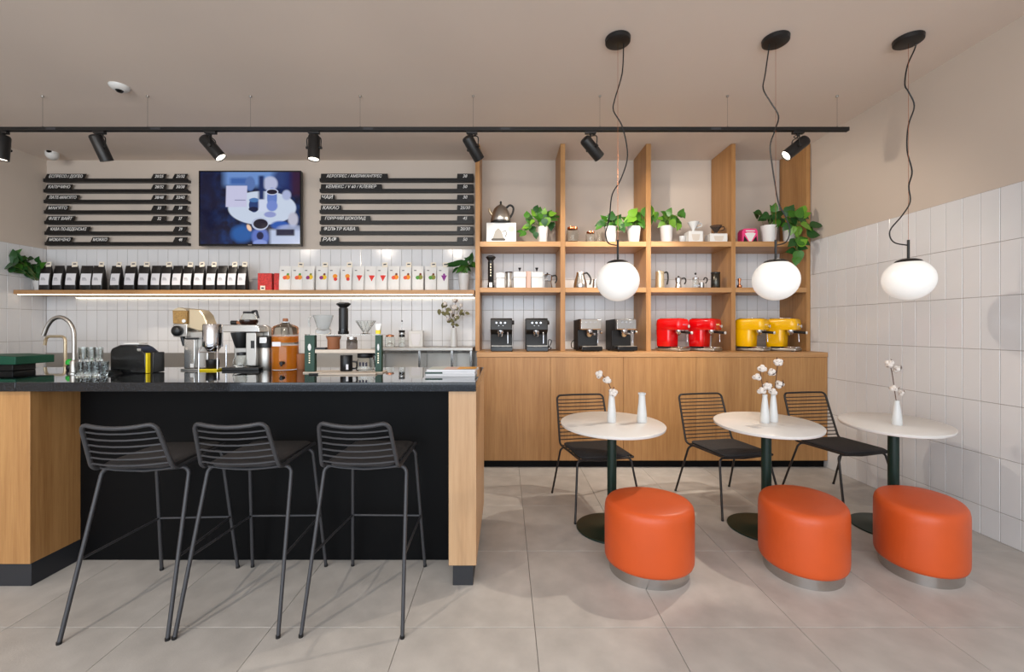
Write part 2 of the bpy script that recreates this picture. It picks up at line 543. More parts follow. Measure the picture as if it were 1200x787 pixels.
# ================================================================= sideboard and display shelving
YD = 4.165
XD0, XD1 = PX(559, YD), XR - .012
zd1, zd0 = PZ(412.6, YD), PZ(418.2, YD)
sb = thing('sideboard', 'long oak sideboard with flat handleless doors and black toe kick', 'sideboard', ((XD0+XD1)/2, 4.5, 0))
ox = -(XD0+XD1)/2
def bs(b, n, m, **k): return b.obj(n, m, sb, (ox, -4.5, 0), **k)
ZK = PZ(539.5, YD)
bs(B().box(XD0, XD1, YD+.022, YB1, ZK, zd0), 'carcass', oak)
bs(B().box(XD0+.01, XD1-.01, YD+.04, YB1, 0, ZK), 'toe_kick', black_panel)
bs(B().box(XD0-.004, XD1, YD-.004, YB1, zd0, zd1), 'top_board', oak_h, bevel=0.002)
seams = [XD0] + [PX(x, YD) for x in (645, 730.8, 816, 895)] + [XD1]
for a, b_ in zip(seams, seams[1:]):
    bs(B().box(a+.0015, b_-.0015, YD, YD+.02, ZK+.001, zd0-.002), 'door', oak, bevel=0.0012)
ZSB = zd1

YP = 4.40
su = thing('display_shelving', 'tall oak open display shelving standing on the sideboard', 'shelving', (1.4, 4.6, ZSB))
def bu(b, n, m, **k): return b.obj(n, m, su, (-1.4, -4.6, -ZSB), **k)
posts = [(557, 562.3), (656.8, 662.4), (757.2, 762.8), (857, 862)]
PXS = [(PX(a, YP), PX(b_, YP)) for a, b_ in posts] + [(XR-.012-.043, XR-.012)]
for a, b_ in PXS:
    bu(B().box(a, b_, YP, YB1, ZSB, ZC-.003), 'upright_board', oak, bevel=0.0015)
za1, za0 = PZ(282.8, YP), PZ(288.8, YP)
zb1, zb0 = PZ(336.8, YP), PZ(342.4, YP)
for (a, b_) in zip(PXS, PXS[1:]):
    for z0, z1 in ((za0, za1), (zb0, zb1)):
        bu(B().box(a[1]+.0006, b_[0]-.0006, YP-.002, YB1, z0, z1), 'shelf_board', oak_h, bevel=0.0015)
ZA, ZB = za1, zb1

# ================================================================= television
YT = 4.74
tx0, tx1, tz1, tz0 = PX(233, YT), PX(353, YT), PZ(200, YT), PZ(288, YT)
tw, th = tx1-tx0, tz1-tz0
tv = thing('television', 'black flat television showing a blue picture of pour-over coffee', 'television', ((tx0+tx1)/2, YT, tz0))
fr = 0.014
B().prism(rrect(tw, th, .008, 3, 0, th/2), 'y', 0.004, 0.04).obj('casing', gloss_black, tv, bevel=0.002)
b = B()
b.box(-tw/2, tw/2, -.002, .006, 0, 0.022).box(-tw/2, tw/2, -.002, .006, th-fr, th)
b.box(-tw/2, -tw/2+fr, -.002, .006, .022, th-fr).box(tw/2-fr, tw/2, -.002, .006, .022, th-fr)
b.obj('bezel', gloss_black, tv, bevel=0.001)
B().box(-.02, .02, -.0028, -.0018, .007, .014).obj('maker_badge', steel, tv)
B().box(-.2, .2, .04, .092, th*.3, th*.7).obj('wall_mount', black_metal, tv)

def screen_material(w, h):
    m = bpy.data.materials.new('screen_picture'); m.use_nodes = True
    nt = m.node_tree; N = nt.nodes; L = nt.links
    b = N['Principled BSDF']
    tc = N.new('ShaderNodeTexCoord'); sp = N.new('ShaderNodeSeparateXYZ')
    nz = N.new('ShaderNodeTexNoise'); nz.inputs['Scale'].default_value = 9; nz.inputs['Detail'].default_value = 3
    L.new(tc.outputs['Object'], nz.inputs['Vector'])
    L.new(tc.outputs['Object'], sp.inputs[0])
    def math_(op, a, b_=None, c=None, clamp=False):
        n = N.new('ShaderNodeMath'); n.operation = op; n.use_clamp = clamp
        for i, q in enumerate((a, b_, c)):
            if q is None: continue
            if isinstance(q, (int, float)): n.inputs[i].default_value = q
            else: L.new(q, n.inputs[i])
        return n.outputs[0]
    # picture coordinates: u 0..1 left to right, v 0..1 top to bottom
    u = math_('MULTIPLY_ADD', sp.outputs['X'], 1/w, 0.5)
    v = math_('MULTIPLY_ADD', sp.outputs['Z'], -1/h, 1.0)
    asp = w / h
    def ell(cu, cv, ru, rv, soft=0.12, rot=0.0):
        du = math_('SUBTRACT', u, cu); dv = math_('SUBTRACT', v, cv)
        if rot:
            c, s = math.cos(rot), math.sin(rot)
            du2 = math_('ADD', math_('MULTIPLY', du, c), math_('MULTIPLY', dv, s/asp))
            dv2 = math_('SUBTRACT', math_('MULTIPLY', dv, c), math_('MULTIPLY', du, s*asp))
            du, dv = du2, dv2
        q = math_('ADD', math_('POWER', math_('ABSOLUTE', math_('DIVIDE', du, ru)), 2.0), math_('POWER', math_('ABSOLUTE', math_('DIVIDE', dv, rv)), 2.0))
        return math_('MULTIPLY', math_('SUBTRACT', 1 + soft, q), 1/(2*soft), clamp=True)
    def box_(u0, u1, v0, v1, soft=0.015, sk=0.0):
        uu = math_('MULTIPLY_ADD', v, sk, u) if sk else u
        a = math_('SUBTRACT', (u1-u0)/2 + soft, math_('ABSOLUTE', math_('SUBTRACT', uu, (u0+u1)/2)))
        c = math_('SUBTRACT', (v1-v0)/2 + soft, math_('ABSOLUTE', math_('SUBTRACT', v, (v0+v1)/2)))
        return math_('MULTIPLY', math_('MULTIPLY', a, 1/(2*soft), clamp=True), math_('MULTIPLY', c, 1/(2*soft), clamp=True))
    base = N.new('ShaderNodeValToRGB')
    base.color_ramp.elements[0].position = 0.42; base.color_ramp.elements[1].position = 0.72
    base.color_ramp.elements[0].color = srgb(8, 12, 44); base.color_ramp.elements[1].color = srgb(18, 58, 118)
    L.new(nz.outputs['Fac'], base.inputs['Fac'])
    cur = [base.outputs['Color']]
    def lay(mask, col, k=1.0):
        mx = N.new('ShaderNodeMix'); mx.data_type = 'RGBA'
        if k != 1.0: mask = math_('MULTIPLY', mask, k)
        L.new(mask, mx.inputs[0]); L.new(cur[0], mx.inputs[6]); mx.inputs[7].default_value = srgb(*col)
        cur[0] = mx.outputs[2]
    lay(box_(-.05, .2, -.05, 1.05, .08), (10, 14, 48), .8)
    lay(box_(.24, .86, -.05, .2, .04), (120, 160, 226), .85)
    lay(box_(.30, .48, .08, .17, .02), (40, 84, 160), .8)
    lay(ell(.50, .16, .05, .10, .3), (90, 120, 180))
    lay(ell(.86, .10, .14, .16, .5, .4), (20, 40, 100), .9)
    lay(box_(.91, 1.05, -.05, .33, .03), (56, 14, 40), .8)
    lay(ell(.62, .50, .34, .235, .05), (208, 220, 240))
    lay(ell(.70, .16, .075, .10, .3), (190, 196, 226))
    lay(box_(.585, .64, .05, .42, .015), (22, 44, 96))
    lay(box_(.265, .475, .19, .485, .006, .02), (206, 206, 236))
    lay(box_(.345, .455, .385, .395, .004), (120, 124, 160))
    lay(ell(.54, .46, .052, .10, .12), (34, 62, 118)); lay(ell(.54, .39, .05, .03, .2), (70, 120, 180)); lay(ell(.535, .515, .05, .032, .2), (16, 24, 60))
    lay(box_(.585, .67, .38, .55, .01), (214, 222, 246))
    lay(ell(.72, .36, .05, .14, .2), (104, 132, 204)); lay(ell(.72, .275, .062, .045, .1), (206, 214, 240)); lay(ell(.72, .275, .052, .033, .1), (26, 22, 44))
    lay(ell(.72, .47, .055, .075, .25), (120, 142, 214)); lay(ell(.70, .59, .06, .04, .3), (150, 160, 214))
    lay(ell(.865, .32, .045, .07, .4), (176, 186, 224))
    lay(ell(.93, .66, .05, .10, .4), (196, 196, 214)); lay(ell(.80, .74, .09, .06, .4), (40, 90, 180))
    lay(ell(.42, .86, .11, .12, .5), (40, 104, 184), .8)
    lay(box_(.70, 1.05, .80, 1.05, .02, .0), (196, 208, 238)); lay(ell(.90, .78, .12, .05, .5), (184, 196, 232), .7)
    lay(box_(.76, .945, .795, .885, .01, -.0), (14, 20, 60))
    lay(ell(.49, .775, .02, .05, .5, -.5), (255, 214, 180))
    lay(ell(.60, .90, .085, .13, .3), (96, 120, 200)); lay(ell(.60, .885, .035, .055, .3), (20, 26, 70)); lay(ell(.60, .99, .07, .05, .3), (140, 160, 226))
    lay(ell(.60, .72, .085, .09, .08), (190, 200, 226)); lay(ell(.605, .72, .072, .068, .08), (24, 20, 40))
    b.inputs['Base Color'].default_value = (0.004, 0.004, 0.006, 1)
    b.inputs['Roughness'].default_value = 0.15
    L.new(cur[0], b.inputs['Emission Color'])
    b.inputs['Emission Strength'].default_value = 0.95
    return m
sw, shh = tw - 2*fr, th - fr - .022
B().box(-sw/2, sw/2, .0015, .004, 0, shh).obj('screen', screen_material(sw, shh), tv, (0, 0, .022), smooth=False)

# ================================================================= menu rails
def text_mesh(s, size, shear=0.0, ext=0.0008):
    cu = bpy.data.curves.new('lettering', 'FONT')
    cu.body = s; cu.size = size; cu.shear = shear; cu.extrude = ext
    cu.align_x = 'LEFT'; cu.align_y = 'CENTER'; cu.resolution_u = 2; cu.offset = size * 0.008
    o = bpy.data.objects.new('lettering', cu); COL.objects.link(o)
    dg = bpy.context.evaluated_depsgraph_get()
    me = bpy.data.meshes.new_from_object(o.evaluated_get(dg))
    bpy.data.objects.remove(o); bpy.data.curves.remove(cu)
    me.materials.clear(); me.materials.append(letter_m)
    return me

YM = 4.80
TEXTS = {}
def menu_rail(x0, x1, ybot, ytop, plates, label, shear, slant):
    """rail from pixel x0..x1; plates: (px0, px1, text)"""
    zb = PZ(ybot, YM); zr = PZ(ybot - 3.0, YM); zt = PZ(ytop, YM)
    X0, X1 = PX(x0, YM), PX(x1, YM)
    r = thing('menu_rail', label, 'menu rail', ((X0+X1)/2, YM, zb), 0, 'black menu rails on the wall')
    ox = -(X0+X1)/2
    B().box(X0+ox, X1+ox, -.014, .038, 0, zr-zb).obj('rail', black_metal, r, bevel=.0015)
    B().box(X0+ox, X1+ox, -.014, -.010, zr-zb, zr-zb+.008).obj('rail_lip', black_metal, r)
    for (a, b_, t) in plates:
        A, Bx = PX(a, YM)+ox, PX(b_, YM)+ox
        hh = zt-zb
        sl = slant * (hh-(zr-zb))
        poly = [(A, zr-zb+.0005), (Bx - (sl if slant > 0 else 0), zr-zb+.0005), (Bx, hh), (A + (sl if slant > 0 else 0), hh)]
        if slant < 0: poly = [(A, zr-zb+.0005), (Bx-sl*.4, zr-zb+.0005), (Bx, hh), (A-sl*.3, hh)]
        p = B().prism(poly, 'y', -.006, -.002).obj('name_plate' if not t[0].isdigit() else 'price_plate', black_metal, r)
        me = TEXTS.get((t, shear))
        if me is None:
            me = TEXTS[(t, shear)] = text_mesh(t, 0.052, shear)
        xsv = [q.co.x for q in me.vertices]; wx = max(xsv) - min(xsv)
        room = (Bx - A) * (0.84 if not t[0].isdigit() else 0.66) - (abs(sl)*0.6)
        if t[0].isdigit() and '/' not in t: room *= 0.45
        k = min(room / wx, 1.5)
        left = (A + Bx)/2 - k*wx/2 + (sl*.2 if slant > 0 else 0)
        mk('lettering', me, p, (left - k*min(xsv), -.0072, (hh + (zr-zb))/2 + .002), (PI/2, 0, 0), (k, min(max(k, .9), 1.12), 1))
ENG = {'ЕСПРЕСО / ДОПІО': 'espresso', 'КАПУЧИНО': 'cappuccino', "ЛАТЕ-МАК'ЯТО": 'latte macchiato', "МАК'ЯТО": 'macchiato', 'ФЛЕТ ВАЙТ': 'flat white', 'КАВА ПО-ВІДЕНСЬКІ': 'Viennese coffee', 'МОКАЧІНО': 'mochaccino', 'АЕРОПРЕС / АМЕРИКАНПРЕС': 'long press coffees', 'КЕМЕКС / V 60 / КЛЕВЕР': 'V 60 filter coffees', 'ЧАЙ': 'tea', 'КАКАО': 'cocoa', 'ГОРЯЧИЙ ШОКОЛАД': 'hot chocolate', 'ФІЛЬТР КАВА': 'filter coffee', 'РАФ': 'raf coffee'}
left_rows = [("ЕСПРЕСО / ДОПІО", 102, ["20/25", "25/32"]), ("КАПУЧИНО", 86, ["28/32", "30/38"]), ("ЛАТЕ-МАК'ЯТО", 94, ["38/48", "33/43"]),
             ("МАК'ЯТО", 82, ["33", "38"]), ("ФЛЕТ ВАЙТ", 89, ["32", "37"]), ("КАВА ПО-ВІДЕНСЬКІ", 107, ["39"]), ("МОКАЧІНО", 86, ["48"])]
for k, (t, xe, pr) in enumerate(left_rows):
    yb = 213.4 + k*12.35
    pl = [(52.5 + k*.25, xe, t)]
    if k == 6: pl.append((106, 128.5, "МОККО"))
    if len(pr) == 2: pl += [(177, 196, pr[0]), (202, 220.5, pr[1])]
    else: pl.append((202.5, 220.5, pr[0]))
    menu_rail(52 + k*.3, 221, yb, yb - 9.6, pl, 'black wall menu rail whose name plate lists %s' % ENG[t], 0.32, 0.5)
right_rows = [("АЕРОПРЕС / АМЕРИКАНПРЕС", 454.5, "38"), ("КЕМЕКС / V 60 / КЛЕВЕР", 447.5, "50"), ("ЧАЙ", 392.5, "30"), ("КАКАО", 400, "25/30"),
              ("ГОРЯЧИЙ ШОКОЛАД", 434, "45"), ("ФІЛЬТР КАВА", 420.5, "20/30"), ("РАФ", 397, "50")]
for k, (t, xe, pr) in enumerate(right_rows):
    yb = 213.0 + k*12.35
    menu_rail(375, 555, yb, yb - 9.4, [(376, xe, t), (535.5, 554.7, pr)], 'black wall menu rail whose name plate lists %s' % ENG[t], 0.25, -0.25)
# ================================================================= ceiling track, spots, pendants, cameras
YK = 3.50
zk1, zk0 = PZ(149.6, YK), PZ(153.8, YK)
XK1 = PX(992, YK)
XK0 = XL + .3
tr = thing('track_rail', 'long thin black lighting track hung from the ceiling on wires', 'track rail', ((XK0+XK1)/2, YK, zk0))
ox = -(XK0+XK1)/2
h = zk1 - zk0
poly = [(-.017, 0), (-.007, 0), (-.007, h*.5), (.007, h*.5), (.007, 0), (.017, 0), (.017, h), (-.017, h)]
B().prism(poly, 'x', XK0, XK1).obj('rail', black_metal, tr, (ox, 0, 0))
B().box(XK1, XK1+.012, -.018, .018, -.001, h+.001).obj('end_cap', black_metal, tr, (ox, 0, 0), bevel=.002)
for x in (50, 173, 293.5, 422, 554.5, 703, 852.5, 981):
    xx = PX(x, YK)
    w = B().tube([(xx, 0, h), (xx, 0, ZC-zk0-.012)], .0016, 6).obj('suspension_wire', steel, tr, (ox, 0, 0))
    B().lathe([(.009, -.012), (.011, -.002), (.011, 0)], 10, (xx, 0, ZC-zk0-.0005)).obj('ceiling_fixing', brushed, w)
    B().lathe([(.005, 0), (.004, .016)], 8, (xx, 0, h)).obj('gripper', brushed, w)
for x in (62, 184, 432, 592, 838):
    xx = PX(x, YK)
    B().box(xx-.04, xx+.04, -.0185, -.0165, .006, h-.006).obj('joint_plate', dark_steel, tr, (ox, 0, 0))

def spot_fixture(x, direction, label, power, angle, aim=None):
    X = PX(x, YK)
    d = Vector(direction).normalized()
    root = thing('track_spotlight', label, 'spotlight', (X, YK, zk0), 0, 'black cylinder spotlights on the track')
    B().box(-.045, .045, -.016, .016, -.022, -.0008).obj('track_adapter', black_metal, root, bevel=.003)
    c = Vector((0, 0, -.135)) + Vector((d.x, d.y, 0)) * .02
    q = d.to_track_quat('-Z', 'Y')
    side = Vector((d.y, -d.x, 0))
    side = side.normalized() if side.length > .05 else Vector((1, 0, 0))
    r = .046
    y = [Vector((0, 0, -.022)), Vector((0, 0, -.045))]
    p1 = [c + side*(r+.010), c + side*(r+.010) + Vector((0, 0, .075)), Vector((0, 0, -.045)) + side*.02, Vector((0, 0, -.042))]
    p2 = [c - side*(r+.010), c - side*(r+.010) + Vector((0, 0, .075)), Vector((0, 0, -.045)) - side*.02, Vector((0, 0, -.042))]
    b = B().tube(smooth_path(p1, 5), .0045, 6).tube(smooth_path(p2, 5), .0045, 6).tube(y, .008, 8)
    b.obj('yoke', black_metal, root)
    body = B().lathe([(.030, .104), (.040, .100), (r, .088), (r, -.1), (r-.004, -.1), (r-.006, -.088)], 28).obj('lamp_body', black_metal, root, c, q.to_euler())
    B().lathe([(r-.005, -.0905), (r-.005, -.088)], 24).obj('lamp_lens', lens_m, body)
    for s in (-1, 1):
        B().tube([c + side*s*(r-.002), c + side*s*(r+.018)], .011, 10).obj('tilt_knob', black_metal, root)
    B().tube(smooth_path([(0.012, 0, -.02), c + Vector((side.x*.03, side.y*.03, .10)) , c - d*.105], 6), .0035, 6).obj('cable', black_plastic, root)
    w = Vector((X, YK, zk0)) + c + d*.112
    spot_light('track_spot_lamp', w, w + (d if aim is None else Vector(aim)), power, angle, .45, WARM, .03)
    return root
spot_fixture(3, (-.08, .0, -1), 'black cylinder spotlight pointing straight down over the green box', 34, 70)
spot_fixture(117, (.14, .38, -.9), 'black cylinder spotlight tilted at the wall above the espresso menu rail', 60, 80)
spot_fixture(247, (.60, .14, -.75), 'black cylinder spotlight tilted sideways above the television', 34, 70)
spot_fixture(368, (.0, -.06, -1), 'black cylinder spotlight with bright lens hanging upright beside the television', 34, 75)
spot_fixture(553, (.42, .48, -.62), 'black cylinder spotlight turned to the wall above the kettle', 55, 80)
spot_fixture(692, (.62, .36, -.52), 'black cylinder spotlight turned to the wall above the glass jars', 60, 112)
spot_fixture(935, (-.74, .10, -.60), 'black cylinder spotlight with lit lens by the end of the track', 165, 95)

YPN = 2.81
cords = [
 [(731,50),(729.5,85),(721,115),(719,130),(729,150),(735,183),(728,209),(718,227),(715,250),(712,264),(709,274),(713,285),(723,289)],
 [(902,55),(898,85),(895.5,103),(903,120),(911,137),(907,154),(903,170),(906,191),(909,215),(912,239),(919,254),(925,270),(922,283),(910,287)],
 [(1074,44),(1073,58),(1065,76),(1060,99),(1063,109),(1070,125),(1065,147),(1065,175),(1070,200),(1064,218),(1064.5,237),(1056,253),(1044,270),(1049,283),(1063,287)]]
pend = [(724, 329, 'over the table with the empty bottle vase'), (909, 328, 'over the table with two cotton vases'), (1064.5, 327.5, 'beside the white tiled side wall')]
for (px, py, where), cd in zip(pend, cords):
    X = PX(px, YPN); zc = PZ(py, YPN); R = .138
    o = thing('globe_pendant', 'white opal globe pendant lamp hanging ' + where, 'pendant lamp', (X, YPN, zc - R), 0, 'white globe pendant lamps')
    zt = ZC - (zc - R)
    B().lathe([(.068, -.034), (.080, -.026), (.082, -.002), (.082, -.0005)], 32, (0, 0, zt)).obj('ceiling_canopy', black_metal, o)
    g = B().lathe([(R*math.sin(a), R - R*math.cos(a)*.97) for a in [PI*k/20 for k in range(21)]], 40).obj('glass_globe', globe_m, o)
    B().lathe([(.074, 2*R-.025), (.066, 2*R-.013), (.04, 2*R-.003), (.012, 2*R+.001)], 28).obj('cap', black_metal, o)
    zst = PZ(281, YPN) - (zc - R)
    B().tube([(0, 0, 2*R-.004), (0, 0, zst)], .0075, 10).obj('stem', black_metal, o)
    B().tube([(0, 0, zst), (0, 0, zt-.03)], .0011, 6).obj('suspension_wire', copper, o)
    pts = []
    for k, (a, b_) in enumerate(cd):
        pts.append((PX(a, YPN) - X, .012*math.sin(k*1.1), PZ(b_, YPN) - (zc - R)))
    pts[0] = (pts[0][0], 0, zt-.03)
    pts[-1] = (0, 0, PZ(287.5, YPN) - (zc - R))
    B().tube(smooth_path(pts, 5), .0042, 7).obj('cord', black_plastic, o)

# dome camera on the ceiling and corner camera on the left wall
Y = (ZC - H) * F / (VY - 101)
o = thing('ceiling_camera', 'small round white ceiling camera with black lens', 'camera', (PX(140, Y), Y, ZC), 0)
B().lathe([(.030, -.034), (.052, -.026), (.066, -.010), (.068, -.0005)], 28).obj('housing', white_plastic, o)
B().lathe([(.004, -.050), (.018, -.046), (.027, -.034), (.028, -.030)], 20).obj('lens', gloss_black, o)
yc = 4.62
o = thing('corner_camera', 'small white security camera in the ceiling corner above the menu', 'camera', (PX(61, yc), yc, ZC), 0)
z = PZ(181, yc) - ZC
B().lathe([(.05, -.012), (.054, -.0005)], 20).obj('mount', white_plastic, o)
B().tube([(0, 0, -.01), (0, 0, z+.03)], .02, 12).obj('neck', white_plastic, o)
bd = B().lathe([(.012, .052), (.040, .042), (.056, .012), (.054, -.018), (.040, -.044), (.012, -.052)], 24).obj('housing', white_plastic, o, (0, 0, z), (PI/2-.5, 0, .3))
B().lathe([(.004, .062), (.022, .056), (.026, .046)], 18).obj('lens', gloss_black, bd)

# ================================================================= bar stools (wire), facing the bar
def wire_seat(kind):
    """kind 'stool' or 'chair'; sitter faces -Y; returns the root"""
    st = kind == 'stool'
    m = dark_steel if st else chair_wire
    zs = .715 if st else .425       # seat wire height
    root = thing('bar_stool' if st else 'wire_chair', 'x', 'bar stool' if st else 'chair')
    r = .0095 if st else .0085
    hw = .178 if st else .215         # half seat width
    yf, yr = (-.225, .185) if st else (-.235, .20)   # front and rear of seat
    zt = .94 if st else .80
    yt = yr + (.075 if st else .12)
    tw = .150 if st else .195
    # frame: seat sides and back in one bent rod
    pts = [(-hw+.012, yf, zs+.004), (-hw, yr, zs), (-tw-.008, yt, zt), (tw+.008, yt, zt), (hw, yr, zs), (hw-.012, yf, zs+.004)]
    path = [Vector(pts[0])] + arc(pts[0], pts[1], pts[2], .05) + arc(pts[1], pts[2], pts[3], .035) + [Vector((tw*q, yt, zt)) for q in (-.6, -.3, 0, .3, .6)] + arc(pts[2], pts[3], pts[4], .035) + arc(pts[3], pts[4], pts[5], .05) + [Vector(pts[5])]
    path = [p + Vector((0, .022*max(0, (p.z-zs)/(zt-zs))*(1-(p.x/hw)**2), -.015*max(0, (p.z-zs)/(zt-zs))*max(0, 1-(p.x/(tw*.95))**2))) if st else p + Vector((0, .02*max(0, (p.z-zs)/(zt-zs))*(1-(p.x/hw)**2), 0)) for p in path]
    # subdivide the top bar so that its bow shows
    B().tube(path, r, 8).obj('back_frame', m, root)
    # back wires, each a piece of its own
    n = 6 if st else 12
    wire_me = {}
    for k in range(n):
        f = (k + .75) / (n + .5)
        z = zs + .012 + f*(zt-zs-.025)
        y = yr + (yt-yr)*(z-zs)/(zt-zs)
        w = hw + (tw - hw)*(z-zs)/(zt-zs)
        pp = [(w*q, y + .026*(1-q*q), z - .006*(1-q*q)) for q in [-1, -.6, -.2, .2, .6, 1]]
        B().tube(pp, .0042, 6).obj('back_wire', m, root)
    for k in range(7):
        y = yf + .02 + (yr-yf-.05)*k/6
        pp = [(hw*q*.97, y, zs - .016*(1-q*q)) for q in [-1, -.6, -.2, .2, .6, 1]]
        B().tube(pp, .004, 6).obj('seat_wire', m, root)
    B().tube([(-hw+.014, yf, zs+.002), (hw-.014, yf, zs+.002)], r*.8, 8).obj('front_rail', m, root)
    # seat pad
    rings = []
    for (zz, ins) in ((-.006, .012), (.0, .004), (.012, .002), (.018, .010)):
        pl = rrect(2*hw-.03-2*ins, (yr-yf)-.01-2*ins, .05, 6, 0, (yr+yf)/2 - .008)
        rings.append([(x, y, zs+zz+.008 - .008*(1-(x/hw)**2)) for x, y in pl])
    pad = B().rings(rings).obj('seat_pad', cushion_m, root)
    # legs: each half of a bent inverted U
    if st: legs = [(-.225, .288, .198, .105, 1), (-.208, -.278, .172, -.185, 1)]
    else: legs = [(-.255, .285, .222, .15, 1), (-.255, -.285, .205, -.19, 1)]
    for (fx, fy, tx, ty, _) in legs:
        for s in (-1, 1):
            top = zs - .012
            a = (s*abs(fx), fy, .004); b_ = (s*tx, ty, top); c = (0, ty + (.0 if fy < 0 else .018), top - .012)
            p = [Vector(a)] + arc(a, b_, c, .035, 6) + [Vector(c)]
            lg = B().tube(p, r*.95, 8).obj('leg', m, root)
            B().lathe([(r*1.1, 0), (r*1.1, .012)], 8, (s*abs(fx), fy, 0)).obj('glide', black_plastic, lg)
    if st:
        zf = .31
        def at(leg, s, z):
            fx, fy, tx, ty, _ = leg
            f = z / (zs - .012)
            return (s*(abs(fx) + (tx-abs(fx))*f), fy + (ty-fy)*f, z)
        B().tube([at(legs[1], -1, zf), at(legs[1], 1, zf)], .006, 8).obj('footrest', m, root)
        for s in (-1, 1):
            B().tube([at(legs[1], s, zf), at(legs[0], s, zf+.01)], .006, 8).obj('footrest', m, root)
    return root

st0 = wire_seat('stool')
spots = [(-1.715, 2.140, PI + math.radians(3.0), 'charcoal wire bar stool with dark seat pad beside the oak counter block'),
         (-1.230, 2.163, PI + math.radians(1.0), 'charcoal wire bar stool with dark seat pad, the middle one of three at the bar'),
         (-.672, 2.168, PI - math.radians(1.0), 'charcoal wire bar stool with dark seat pad nearest the oak end panel')]
for k, (x, y, a, lab) in enumerate(spots):
    o = st0 if k == 0 else copy_tree(st0)
    o.location = (x, y, 0); o.rotation_euler = (0, 0, a)
    tag(o, lab, 'bar stool', 'wire bar stools at the counter')
ch0 = wire_seat('chair')
spots = [(.69, 3.30, 10, 'dark wire chair with felt pad at the table with the empty bottle vase'),
         (1.735, 3.35, 11, 'dark wire chair with felt pad at the table with two vases'),
         (2.672, 3.42, 9, 'dark wire chair with felt pad next to the white tiled side wall')]
for k, (x, y, a, lab) in enumerate(spots):
    o = ch0 if k == 0 else copy_tree(ch0)
    o.location = (x, y, 0); o.rotation_euler = (0, 0, math.radians(a))
    tag(o, lab, 'chair', 'wire chairs at the oval tables')

# ================================================================= pedestal tables, poufs
ZTB = .722
tabs = [(717, .345, .395, 6, 'white oval pedestal table holding a cotton vase and an empty bottle vase'),
        (898, .325, .400, 26, 'white oval pedestal table holding two vases of cotton stems'),
        (1047, .300, .405, 38, 'white oval pedestal table beside the tiled side wall')]
YTB = 2.905
for (px, a, b_, ang, lab) in tabs:
    X = PX(px, YTB)
    o = thing('pedestal_table', lab, 'table', (X, YTB, 0), -math.radians(ang), 'white pedestal tables')
    n = 64
    B().lathe([(.965, ZTB-.022), (.99, ZTB-.018), (1.0, ZTB-.008), (1.0, ZTB-.002), (.994, ZTB)], n, sx=a, sy=b_).obj('table_top', table_white, o)
    B().lathe([(.50, ZTB-.034), (.50, ZTB-.0225)], 32, sx=a, sy=b_).obj('top_plate', green_metal, o)
    B().tube([(0, 0, .012), (0, 0, ZTB-.034)], .031, 24).obj('column', green_metal, o)
    B().lathe([(.233, 0), (.235, .004), (.233, .010), (.06, .016), (.034, .03)], 48, sx=1.02, sy=.98).obj('base_disc', green_metal, o)

pfs = [(760, 2.415, .243, .225, 0, 'orange leather oval pouf in front of the table with the empty bottle vase'),
       (940, 2.43, .217, .262, 34, 'orange leather oval pouf in front of the table with two vases'),
       (1077.5, 2.435, .202, .262, 43, 'orange leather oval pouf nearest the tiled side wall')]
for (px, Y, a, b_, ang, lab) in pfs:
    X = PX(px, Y)
    o = thing('pouf', lab, 'pouf', (X, Y, 0), -math.radians(ang), 'orange leather poufs')
    prof = [(.93, .062), (.975, .066), (.995, .080), (1.0, .10), (1.0, .33), (.995, .352), (.975, .374), (.93, .388), (.86, .394), (.5, .397), (.0, .398)]
    B().lathe(prof, 64, sx=a, sy=b_).obj('leather_body', orange_lea, o, angle=70)
    B().lathe([(.89, 0), (.89, .0625)], 64, sx=a, sy=b_).obj('steel_base', steel, o)

# ================================================================= vases and cotton
def boll_mesh():
    b = B()
    rnd = random.Random(3)
    for k in range(5):
        a = 2*PI*k/5
        c = (.012*math.cos(a), .012*math.sin(a), .004*rnd.uniform(-1, 1)) if k < 4 else (0, 0, .011)
        r = .0135
        b.lathe([(r*math.sin(t), -r*math.cos(t)) for t in [PI*i/6 for i in range(7)]], 10, c)
    return b.mesh('cotton_boll', cotton_m, angle=80)
def husk_mesh():
    b = B()
    for k in range(4):
        a = 2*PI*k/4 + .4
        ca, sa = math.cos(a), math.sin(a)
        v = [(0, 0, -.016), (.015*ca-.008*sa, .015*sa+.008*ca, -.010), (.030*ca, .030*sa, .010), (.015*ca+.008*sa, .015*sa-.008*ca, -.010)]
        b.add(v, [(0, 1, 2), (0, 2, 3)])
    return b.mesh('husk', husk_m)
BOLL, HUSK = boll_mesh(), husk_mesh()

def cotton_branch(label, stems, Y, base):
    """stems: list of pixel paths; every boll (x,y,s)"""
    o = thing('cotton_branch', label, 'cotton stem', base)
    for path, bolls in stems:
        pts = [(PX(x, Y)-base[0], dy, PZ(y, Y)-base[2]) for (x, y, dy) in path]
        B().tube(smooth_path(pts, 4), .0026, 6).obj('twig', twig_m, o)
        for (x, y, s, dy) in bolls:
            r = (random.uniform(-1.2, 0.2), random.uniform(-.6, .6), random.uniform(0, 3))
            q = mk('cotton_boll', BOLL, o, (PX(x, Y)-base[0], dy, PZ(y, Y)-base[2]), r, (s*1.22,)*3)
            mk('husk', HUSK, q)
    return o

